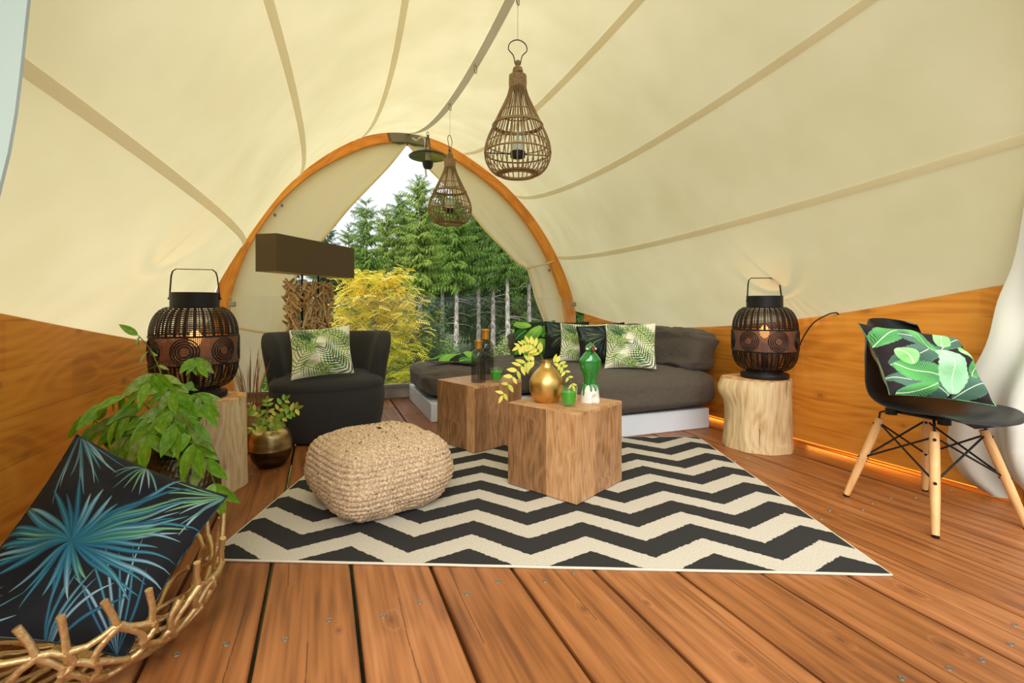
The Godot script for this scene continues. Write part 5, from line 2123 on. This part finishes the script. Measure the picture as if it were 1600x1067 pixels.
func build_pots() -> void:
	# hammered pot with large leafy branches
	var pa := cp(-1.315, 0, 1.95)
	var pot := thing("hammered_vase", "dark silver hammered metal pot holding the leafy branches, left", "vase", pa)
	var b := MB.new()
	var prof := spline([Vector2(0.075, 0.0), Vector2(0.09, 0.006), Vector2(0.125, 0.07), Vector2(0.142, 0.15), Vector2(0.138, 0.23), Vector2(0.115, 0.30), Vector2(0.098, 0.325), Vector2(0.104, 0.34)], 10)
	var np := prof.size() - 1
	b.grid(160, np, func(u, w):
		var p: Vector2 = prof[roundi(w * np)]
		var gx: float = u * 46.0 + (0.5 if int(w * 22.0) % 2 else 0.0)
		var gy: float = w * 22.0
		var dx := gx - floorf(gx) - 0.5
		var dy := gy - floorf(gy) - 0.5
		var r := p.x - 0.0035 * maxf(0.0, 1.0 - (dx * dx + dy * dy) * 4.5)
		return Vector3(r * sin(u * TAU), p.y, r * cos(u * TAU)), Vector2.ONE, true)
	b.lathe([[Vector2(0.104, 0.34), Vector2(0.098, 0.338), Vector2(0.093, 0.325), Vector2(0.11, 0.29)], [Vector2(0.11, 0.29), Vector2(0.001, 0.285)]], 48)
	part("hammered_body", b, M.hammered, pot)
	var pl := thing("leafy_branches", "cut branches with large drooping green leaves in the hammered pot", "plant", pa + Vector3(0, 0.29, 0))
	var leaves := []
	for k in 4:
		leaves.append(leaf_mesh(1.0, [0.34, 0.38, 0.29, 0.35][k], [0.25, 0.12, 0.35, 0.2][k], [0.25, 0.12, 0.3, 0.05][k]))
	var base := Vector3(0, 0.29, 0)
	# branch: control point, tip (both from the pot's foot), number of leaf pairs, leaf length
	for e in [
		[Vector3(-0.06, 0.66, -0.02), Vector3(-0.15, 0.765, 0.02), 4, 0.075],
		[Vector3(-0.04, 0.72, 0.04), Vector3(-0.02, 0.60, 0.14), 6, 0.105],
		[Vector3(-0.12, 0.66, 0.02), Vector3(-0.32, 0.46, 0.05), 6, 0.11],
		[Vector3(-0.10, 0.60, 0.08), Vector3(-0.24, 0.36, 0.14), 5, 0.115],
		[Vector3(0.04, 0.64, 0.03), Vector3(0.14, 0.50, 0.06), 5, 0.10],
		[Vector3(0.05, 0.60, 0.10), Vector3(0.17, 0.37, 0.17), 6, 0.115],
		[Vector3(-0.02, 0.62, 0.10), Vector3(0.02, 0.41, 0.20), 6, 0.12],
		[Vector3(-0.06, 0.56, 0.10), Vector3(-0.10, 0.30, 0.22), 5, 0.12],
		[Vector3(0.10, 0.50, 0.10), Vector3(0.24, 0.22, 0.16), 4, 0.115],
		[Vector3(-0.16, 0.54, 0.0), Vector3(-0.36, 0.40, -0.04), 4, 0.11],
		[Vector3(0.0, 0.74, -0.05), Vector3(0.06, 0.66, -0.02), 4, 0.085],
		[Vector3(0.02, 0.66, 0.08), Vector3(0.10, 0.44, 0.17), 5, 0.115],
		[Vector3(-0.03, 0.70, 0.06), Vector3(0.05, 0.56, 0.12), 5, 0.095],
	]:
		var st := bez(Vector3(e[1].x * 0.12, 0.0, e[1].z * 0.12), e[0] - base, e[1] - base, 14)
		var sm := MB.new()
		var rad := []
		for k in st.size():
			rad.append(lerpf(0.0042, 0.0016, k / 14.0))
		sm.tube(st, rad, 6)
		part("branch", sm, M.stem, pl)
		var n: int = e[2]
		for i in n:
			var u := lerpf(0.42, 0.97, float(i) / (n - 1))
			var k := clampi(int(u * 14), 0, 13)
			var p: Vector3 = st[k].lerp(st[k + 1], u * 14 - k)
			var t: Vector3 = (st[k + 1] - st[k]).normalized()
			var lat := t.cross(Vector3.UP).normalized()
			for s in [-1.0, 1.0]:
				var dir: Vector3 = (t * 0.55 + lat * s * 0.75 + Vector3(0, -0.65, 0.12) + Vector3(rng.randfn(), rng.randfn() * 0.5, rng.randfn()) * 0.22).normalized()
				var up: Vector3 = (Vector3(0.1, 0.6, 0.8) + lat * s * -0.35 + Vector3(rng.randfn(), rng.randfn(), rng.randfn()) * 0.25)
				put("leaf", leaves[rng.randi() % 4], M.leaf[[0, 1, 1, 0, 2][rng.randi() % 5]], pl, oriented(p, dir, up, e[3] * rng.randf_range(0.8, 1.25)))
		put("leaf", leaves[1], M.leaf[1], pl, oriented(st[14], (st[14] - st[12]).normalized() + Vector3(0, -0.3, 0.1), Vector3(0, 0.6, 1), e[3]))

	# round brass pot with sprigs
	var ba := cp(-1.325, 0, 2.71)
	var bp := thing("brass_pot", "small round aged brass pot holding leafy sprigs, beside the left log stool", "vase", ba)
	var up := MB.new()
	up.lathe([spline([Vector2(0.1085, 0.098), Vector2(0.107, 0.14), Vector2(0.098, 0.18), Vector2(0.075, 0.203), Vector2(0.048, 0.208), Vector2(0.044, 0.20)], 6)], 48)
	up.lathe([[Vector2(0.044, 0.20), Vector2(0.044, 0.15)]], 32)
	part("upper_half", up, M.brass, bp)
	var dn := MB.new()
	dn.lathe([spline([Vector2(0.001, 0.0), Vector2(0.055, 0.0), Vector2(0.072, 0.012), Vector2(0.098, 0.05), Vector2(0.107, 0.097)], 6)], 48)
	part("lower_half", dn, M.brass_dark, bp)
	var leafs := []
	for k in 2:
		leafs.append(leaf_mesh(1.0, [0.48, 0.56][k], 0.15, 0.15))
	var sp := thing("leaf_sprigs", "short olive-green sprigs in the small brass pot", "plant", ba + Vector3(0, 0.16, 0))
	for e in [[Vector3(0.06, 0.12, 0.05), Vector3(0.175, 0.17, 0.08), 6, 0.055], [Vector3(0.04, 0.15, 0.04), Vector3(0.10, 0.21, 0.05), 5, 0.05], [Vector3(-0.02, 0.15, 0.03), Vector3(-0.09, 0.155, 0.04), 6, 0.045], [Vector3(0.0, 0.12, 0.06), Vector3(-0.04, 0.07, 0.12), 5, 0.045], [Vector3(0.03, 0.13, 0.05), Vector3(0.08, 0.085, 0.12), 5, 0.05], [Vector3(-0.02, 0.16, 0.0), Vector3(-0.03, 0.19, -0.02), 4, 0.045]]:
		sprig(sp, Vector3(0, 0.0, 0), e[0], e[1], e[2], e[3], leafs, [M.sprig_dark, M.leaf[1], M.sprig[1]])
	# tall brass cylinder with dry grass
	var ta := cp(-1.60, 0, 3.02)
	var tv := thing("brass_cylinder", "tall aged brass cylinder vase with dry grass, behind the left log stool", "vase", ta)
	var cy := MB.new()
	cy.lathe([[Vector2(0.001, 0.0), Vector2(0.085, 0.0), Vector2(0.088, 0.004)], [Vector2(0.088, 0.004), Vector2(0.090, 0.14), Vector2(0.086, 0.27)], [Vector2(0.086, 0.27), Vector2(0.080, 0.272), Vector2(0.078, 0.25), Vector2(0.078, 0.15)], [Vector2(0.078, 0.15), Vector2(0.001, 0.15)]], 40)
	part("cylinder", cy, M.brass, tv)
	var gr := thing("dry_grass", "wispy dry brown grass stalks in the tall brass cylinder", "plant", ta + Vector3(0, 0.152, 0))
	for k in 26:
		var a := rng.randf() * TAU
		var l := rng.randf_range(0.28, 0.50)
		var lean := rng.randf_range(0.03, 0.16)
		var s := MB.new()
		var tip := Vector3(sin(a) * lean, l, cos(a) * lean)
		s.tube(bez(Vector3(sin(a) * 0.03, 0, cos(a) * 0.03), Vector3(sin(a) * 0.04, l * 0.6, cos(a) * 0.04), tip, 5), [0.0012, 0.0012, 0.0011, 0.0024, 0.0022, 0.0004], 4)
		part("stalk", s, M.dry, gr)


func sprig(o: Node3D, p0: Vector3, ctrl: Vector3, tip: Vector3, n: int, l: float, leafs: Array, mats: Array) -> void:
	var st := bez(p0, ctrl, tip, 12)
	var sm := MB.new()
	sm.tube(st, 0.0013, 5)
	part("stem", sm, M.stem, o)
	for i in n:
		var u := lerpf(0.30, 0.98, float(i) / (n - 1))
		var k := clampi(int(u * 12), 0, 11)
		var p: Vector3 = st[k].lerp(st[k + 1], u * 12 - k)
		var t: Vector3 = (st[k + 1] - st[k]).normalized()
		var lat := t.cross(Vector3(0.2, 0.5, 0.85)).normalized()
		for s in [-1.0, 1.0]:
			put("leaf", leafs[rng.randi() % leafs.size()], mats[rng.randi() % mats.size()], o, oriented(p, t * 0.5 + lat * s + Vector3(rng.randfn(), rng.randfn(), rng.randfn()) * 0.12, Vector3(0.2 + rng.randfn() * 0.2, 0.5, 0.85), l * rng.randf_range(0.8, 1.15) * (1.0 - 0.25 * u)))
	put("leaf", leafs[0], mats[0], o, oriented(tip, tip - st[11], Vector3(0.2, 0.5, 0.85), l * 0.8))


# ------------------------------------------------------------------ on the tables
func bottle(at: Vector3, r: float, h: float, label: String) -> void:
	var o := thing("bottle", label, "bottle", at, 0.0, "dark ribbed bottles")
	var b := MB.new()
	var neck := h * 0.80
	var prof := spline([Vector2(0.90, 0.0), Vector2(0.98, 0.012), Vector2(1.0, 0.04), Vector2(1.0, 0.30), Vector2(1.0, 0.58), Vector2(0.96, 0.66), Vector2(0.84, 0.725), Vector2(0.60, 0.772), Vector2(0.42, 0.79), Vector2(0.40, 0.84)], 6)
	var np := prof.size() - 1
	b.grid(96, np, func(u, w):
		var p: Vector2 = prof[roundi(w * np)]
		var rib := 0.035 * absf(sin(u * PI * 24.0)) * clampf(minf((p.y - 0.03) / 0.04, (0.54 - p.y) / 0.03), 0.0, 1.0)
		var q: float = r * (p.x - rib)
		return Vector3(q * sin(u * TAU), p.y * h, q * cos(u * TAU)), Vector2.ONE, true)
	b.lathe([[Vector2(0.001, 0.002), Vector2(r * 0.9, 0.0)]], 32)
	part("glass", b, M.smoked, o)
	var c := MB.new()
	c.lathe([[Vector2(r * 0.46, h * 0.80), Vector2(r * 0.46, h * 0.935)], [Vector2(r * 0.46, h * 0.935), Vector2(r * 0.53, h * 0.94), Vector2(r * 0.54, h * 0.99), Vector2(r * 0.50, h)], [Vector2(r * 0.50, h), Vector2(0.001, h)]], 28)
	c.lathe([[Vector2(r * 0.42, h * 0.80), Vector2(r * 0.46, h * 0.80)]], 28)
	part("gold_stopper", c, M.cork, o).set_meta("label", "gold coloured stopper")


func candle(at: Vector3, r: float, h: float, label: String) -> void:
	var o := thing("candle_glass", label, "candle", at, 0.0, "green candles in glasses")
	var b := MB.new()
	b.lathe([[Vector2(0.001, 0.0), Vector2(r * 0.72, 0.0), Vector2(r * 0.78, 0.003)], [Vector2(r * 0.78, 0.003), Vector2(r * 0.92, h * 0.5), Vector2(r, h)], [Vector2(r, h), Vector2(r * 0.95, h)], [Vector2(r * 0.95, h), Vector2(r * 0.88, h * 0.5), Vector2(r * 0.74, h * 0.16)], [Vector2(r * 0.74, h * 0.16), Vector2(0.001, h * 0.15)]], 36)
	part("glass_cup", b, M.cup, o)
	var w := MB.new()
	w.lathe([[Vector2(0.001, h * 0.155), Vector2(r * 0.73, h * 0.165)], [Vector2(r * 0.73, h * 0.165), Vector2(r * 0.87, h * 0.5), Vector2(r * 0.915, h * 0.72)], [Vector2(r * 0.915, h * 0.72), Vector2(r * 0.90, h * 0.725), Vector2(0.001, h * 0.715)]], 32)
	part("green_wax", w, M.wax, o)
	var k := MB.new()
	k.tube([Vector3(0, h * 0.71, 0), Vector3(0.001, h * 0.82, 0)], 0.0011, 5)
	part("wick", k, M.candle_white, o)


func build_table_things() -> void:
	var top := 0.406
	bottle(cp(-0.209, 0.402, 3.07), 0.045, 0.262, "smaller dark ribbed glass bottle with a gold stopper, in front on the rear cube table")
	bottle(cp(-0.172, 0.402, 3.20), 0.053, 0.325, "taller dark ribbed glass bottle with a gold stopper, behind the smaller one")
	candle(cp(-0.097, 0.402, 3.10), 0.041, 0.086, "green candle in a glass on the rear cube table, beside the bottles")
	candle(cp(0.268, top, 2.32), 0.0405, 0.094, "green candle in a glass on the front cube table, beside the gold vase")
	# gold vase with yellow-green sprigs
	var va := cp(0.170, top, 2.43)
	var v := thing("gold_vase", "round satin gold vase with a narrow neck, on the front cube table", "vase", va)
	var b := MB.new()
	b.lathe([spline([Vector2(0.001, 0.0), Vector2(0.045, 0.0), Vector2(0.055, 0.004), Vector2(0.076, 0.035), Vector2(0.085, 0.075), Vector2(0.080, 0.115), Vector2(0.056, 0.152), Vector2(0.035, 0.172), Vector2(0.029, 0.190), Vector2(0.0285, 0.204)], 7), [Vector2(0.0285, 0.204), Vector2(0.0255, 0.204)], [Vector2(0.0255, 0.204), Vector2(0.025, 0.15)]], 56)
	part("body", b, M.gold, v)
	var leafs := []
	for k in 2:
		leafs.append(leaf_mesh(1.0, [0.40, 0.46][k], 0.1, 0.12))
	var s := thing("yellow_sprigs", "yellow-green pinnate leaf sprigs arching out of the gold vase", "plant", va + Vector3(0, 0.16, 0))
	sprig(s, Vector3(0, 0, 0), Vector3(-0.05, 0.17, 0.01), Vector3(-0.135, 0.115, 0.03), 8, 0.052, leafs, [M.sprig[0], M.sprig[0], M.sprig[1]])
	sprig(s, Vector3(-0.005, 0, 0), Vector3(-0.10, 0.13, 0.04), Vector3(-0.215, -0.115, 0.07), 8, 0.055, leafs, [M.sprig[0], M.sprig[0], M.sprig[1]])
	sprig(s, Vector3(0.006, 0, 0), Vector3(0.05, 0.10, 0.02), Vector3(0.125, -0.075, 0.03), 7, 0.045, leafs, [M.sprig[0], M.sprig[1]])

	# parrot figure
	var pa := cp(0.386, top, 2.435)
	var p := thing("parrot_figure", "glossy green ceramic parrot on a white rocky base, on the front cube table", "figurine", pa, 0.25)
	var bs := MB.new()
	var f := FastNoiseLite.new()
	f.frequency = 3.0
	bs.grid(40, 14, func(u, w):
		var a: float = u * TAU
		var y: float = w * 0.085
		var r: float = 0.049 - 0.008 * w - 0.012 * pow(w, 3.0) + 0.004 * f.get_noise_3d(sin(a), y * 20.0, cos(a))
		# a small arch at the front
		var da := wrapf(a - 0.1, -PI, PI)
		r -= 0.022 * exp(-da * da * 22.0) * (1.0 - smoothstep(0.30, 0.52, w))
		return Vector3(r * sin(a), y, r * cos(a)), Vector2.ONE, true)
	bs.lathe([[Vector2(0.030, 0.085), Vector2(0.001, 0.090)]], 24)
	part("white_base", bs, M.glaze_white, p)
	var bd := MB.new()
	var prof := spline([Vector2(0.026, 0.070), Vector2(0.030, 0.090), Vector2(0.034, 0.125), Vector2(0.043, 0.155), Vector2(0.049, 0.185), Vector2(0.047, 0.210), Vector2(0.036, 0.232), Vector2(0.023, 0.246), Vector2(0.019, 0.255)], 6)
	var np := prof.size() - 1
	bd.grid(48, np, func(u, w):
		var a: float = u * TAU
		var q: Vector2 = prof[roundi(w * np)]
		var r := q.x
		# wings to both sides, a groove between the legs in front
		r *= 1.0 + 0.06 * sin(q.y * 160.0) * 0.15 + 0.10 * exp(-pow((absf(sin(a)) - 0.9) / 0.25, 2.0)) * smoothstep(0.11, 0.16, q.y) * (1.0 - smoothstep(0.20, 0.235, q.y))
		var da := wrapf(a, -PI, PI)
		r -= 0.013 * exp(-da * da * 9.0) * (1.0 - smoothstep(0.10, 0.145, q.y))
		return Vector3(r * sin(a), q.y, r * cos(a) * 0.92), Vector2.ONE, true)
	# drips of green over the base
	for k in 7:
		var a := k * 0.95 + 0.3
		var y := 0.058 - 0.012 * (k % 3)
		bd.tube([Vector3(sin(a) * 0.030, 0.085, cos(a) * 0.030), Vector3(sin(a) * 0.039, 0.074, cos(a) * 0.039), Vector3(sin(a) * 0.0425, y, cos(a) * 0.0425)], [0.008, 0.006, 0.004], 7)
	part("green_body", bd, M.glaze, p)
	var hd := MB.new()
	var hp := []
	for k in 13:
		var c := PI * k / 12.0
		hp.append(Vector2(maxf(0.0005, 0.0255 * sin(c)), 0.263 - 0.0245 * cos(c)))
	hd.lathe([hp], 28, Vector3(0, 0, 0.003))
	hd.tube([Vector3(0, 0.284, -0.008), Vector3(0, 0.290, 0.002), Vector3(0, 0.285, 0.012)], [0.004, 0.006, 0.003], 7)
	var head := part("head", hd, M.glaze, p)
	var bk := MB.new()
	bk.tube([Vector3(0, 0.266, 0.022), Vector3(0, 0.263, 0.032), Vector3(0, 0.252, 0.036), Vector3(0, 0.244, 0.031)], [0.010, 0.0105, 0.007, 0.001], 10)
	part("beak", bk, M.beak, head)
	for sg in [-1.0, 1.0]:
		var ck := MB.new()
		ck.lathe([[Vector2(0.0005, -0.006), Vector2(0.007, -0.004), Vector2(0.0095, 0.0), Vector2(0.007, 0.004), Vector2(0.0005, 0.006)]], 14, Vector3(sg * 0.020, 0.262, 0.014))
		part("cheek", ck, M.glaze_white, head)


# ------------------------------------------------------------------ hanging from the ridge
func rattan_lantern(at: Vector3, hang: float, ang: float, label: String) -> void:
	# at: centre of the bottom ring; hang: height of the ridge ring above it
	var o := thing("rattan_lantern", label, "hanging lantern", at, ang, "rattan lanterns on the ridge")
	var prof := spline([Vector2(0.082, 0.0), Vector2(0.118, 0.010), Vector2(0.150, 0.050), Vector2(0.163, 0.105), Vector2(0.152, 0.165), Vector2(0.120, 0.240), Vector2(0.082, 0.320), Vector2(0.052, 0.385), Vector2(0.039, 0.432)], 3)
	for k in 36:
		var b := MB.new()
		var a := TAU * k / 36.0 + rng.randf_range(-0.02, 0.02)
		var pts := []
		for q in prof:
			pts.append(Vector3(q.x * sin(a), q.y, q.x * cos(a)))
		b.tube(pts, 0.0030, 5)
		part("rattan_rod", b, M.rattan, o)
	for e in [[0.0, 0.084, 0.009], [0.005, 0.100, 0.005], [0.105, 0.1625, 0.0042], [0.150, 0.156, 0.003], [0.240, 0.121, 0.0062], [0.247, 0.117, 0.0045], [0.300, 0.092, 0.003]]:
		var ring := []
		for k in 49:
			ring.append(Vector3(e[1] * sin(TAU * k / 48), e[0], e[1] * cos(TAU * k / 48)))
		var b := MB.new()
		b.tube(ring, e[2], 6, false)
		part("binding_ring", b, M.rattan, o)
	var w := MB.new()
	w.lathe([[Vector2(0.030, 0.425), Vector2(0.043, 0.425)], [Vector2(0.043, 0.425), Vector2(0.0445, 0.455), Vector2(0.043, 0.487)], [Vector2(0.043, 0.487), Vector2(0.001, 0.492)]], 28)
	var neck := part("wrapped_neck", w, M.rattan_wrap, o)
	var kn := MB.new()
	kn.lathe([spline([Vector2(0.020, 0.49), Vector2(0.026, 0.505), Vector2(0.022, 0.525), Vector2(0.011, 0.535), Vector2(0.014, 0.548), Vector2(0.011, 0.560), Vector2(0.001, 0.564)], 4)], 22)
	part("turned_knob", kn, M.rattan, neck)
	var lp := MB.new()
	var hp := spline([Vector3(-0.013, 0.543, 0), Vector3(-0.022, 0.585, 0), Vector3(-0.046, 0.615, 0), Vector3(-0.036, 0.648, 0), Vector3(0, 0.664, 0), Vector3(0.036, 0.648, 0), Vector3(0.046, 0.615, 0), Vector3(0.022, 0.585, 0), Vector3(0.013, 0.543, 0)], 6)
	lp.tube(hp, 0.0026, 6)
	part("wire_loop", lp, M.black_metal, neck)
	var cd := MB.new()
	cd.tube([Vector3(0, 0.662, 0), Vector3(0, hang, 0)], 0.0014, 5)
	part("cord", cd, M.rug_edge, o)
	# candle cup inside, held by a cross bar
	var cu := MB.new()
	cu.lathe([[Vector2(0.001, 0.085), Vector2(0.036, 0.085)], [Vector2(0.036, 0.085), Vector2(0.038, 0.112)], [Vector2(0.038, 0.112), Vector2(0.001, 0.112)]], 24)
	cu.tube([Vector3(-0.158, 0.100, 0), Vector3(0.158, 0.100, 0)], 0.003, 5)
	var holder := part("candle_holder", cu, M.black_metal, o)
	var ca := MB.new()
	ca.lathe([[Vector2(0.031, 0.112), Vector2(0.031, 0.160)], [Vector2(0.031, 0.160), Vector2(0.001, 0.158)]], 22)
	part("candle", ca, M.candle_white, holder)
	var gc := MB.new()
	gc.lathe([[Vector2(0.0355, 0.113), Vector2(0.0365, 0.20)], [Vector2(0.0345, 0.20), Vector2(0.0335, 0.113)]], 28)
	part("glass_chimney", gc, M.cup, holder)


func build_hanging() -> void:
	rattan_lantern(tp(TC, 1.525, 2.254), 0.878, 0.15, "larger-looking rattan lantern hanging in front, from the near part of the ridge")
	rattan_lantern(tp(TC, 1.495, 3.631), 0.895, 1.35, "rattan lantern hanging further back, before the opening to the forest")
	# rings along the ridge strap
	for e in [[2.254, 2.408, "steel ring on the ridge strap holding the front rattan lantern"], [2.97, 2.385, "steel ring on the ridge strap between the two rattan lanterns"], [3.631, 2.395, "steel ring on the ridge strap holding the rear rattan lantern"], [4.46, 2.455, "steel ring on the ridge strap holding the heater"]]:
		var r := thing("ridge_ring", e[2], "ring", tp(TC, e[1] - 0.022, e[0]), TURN + 0.9, "rings along the ridge")
		var ring := []
		for k in 25:
			ring.append(Vector3(0.024 * sin(TAU * k / 24), 0.024 * cos(TAU * k / 24), 0))
		var b := MB.new()
		b.tube(ring, 0.0032, 6, false)
		part("wire", b, M.steel, r)
	# round infrared heater
	var o := thing("heater", "round hanging infrared heater with a wide reflector disc, below the crown of the arch", "heater", tp(TC, 2.17, 4.46), TURN)
	var d := MB.new()
	d.lathe([[Vector2(0.170, 0.055), Vector2(0.172, 0.062), Vector2(0.150, 0.080), Vector2(0.08, 0.105), Vector2(0.03, 0.115), Vector2(0.001, 0.116)]], 56)
	var disc := part("disc", d, M.black_metal, o)
	var rf := MB.new()
	rf.lathe([[Vector2(0.001, 0.098), Vector2(0.06, 0.090), Vector2(0.13, 0.072), Vector2(0.170, 0.055)].map(func(q): return q)], 56)
	for q in rf.ix.size() / 3:
		var t := rf.ix[q * 3 + 1]
		rf.ix[q * 3 + 1] = rf.ix[q * 3 + 2]
		rf.ix[q * 3 + 2] = t
	for q in rf.n.size():
		rf.n[q] = -rf.n[q]
	part("reflector", rf, M.steel, disc)
	var bd := MB.new()
	bd.lathe([[Vector2(0.001, -0.045), Vector2(0.035, -0.045)], [Vector2(0.035, -0.045), Vector2(0.046, -0.02), Vector2(0.050, 0.015)], [Vector2(0.050, 0.015), Vector2(0.03, 0.022), Vector2(0.001, 0.024)]], 32)
	part("lamp_body", bd, M.black_metal, o)
	var em := MB.new()
	em.lathe([[Vector2(0.022, 0.02), Vector2(0.022, 0.098)]], 20)
	part("heating_tube", em, M.candle_white, o)
	for a in 3:
		var g := MB.new()
		var an := a * TAU / 3.0
		g.tube([Vector3(sin(an) * 0.045, 0.012, cos(an) * 0.045), Vector3(sin(an) * 0.10, 0.045, cos(an) * 0.10), Vector3(sin(an) * 0.165, 0.058, cos(an) * 0.165)], 0.002, 5)
		part("guard_wire", g, M.steel, disc)
	var hk := MB.new()
	for sg in [-1.0, 1.0]:
		hk.tube([Vector3(sg * 0.022, 0.115, 0), Vector3(sg * 0.018, 0.18, 0), Vector3(sg * 0.004, 0.25, 0), Vector3(0, 0.262, 0)], 0.0042, 6)
	part("hanger", hk, M.black_metal, o)
	var cl := MB.new()
	cl.lathe([[Vector2(0.016, 0.112), Vector2(0.014, 0.145), Vector2(0.001, 0.15)]], 16)
	part("cap", cl, M.steel, o)
	# a loop of cord at the crown of the arch
	var lc := thing("cord_loop", "short off-white cord looped over the crown of the back arch", "cord", tp(TC, 2.6, 5.40), TURN)
	var lb := MB.new()
	lb.tube(spline([Vector3(0.02, 0.10, 0), Vector3(0.06, 0.065, 0.05), Vector3(0.10, 0.10, 0.06), Vector3(0.14, 0.085, 0.06), Vector3(0.15, -0.02, 0.06), Vector3(0.15, -0.20, 0.06), Vector3(0.16, -0.32, 0.06)], 6), 0.010, 7)
	part("cord", lb, M.rug_edge, lc)
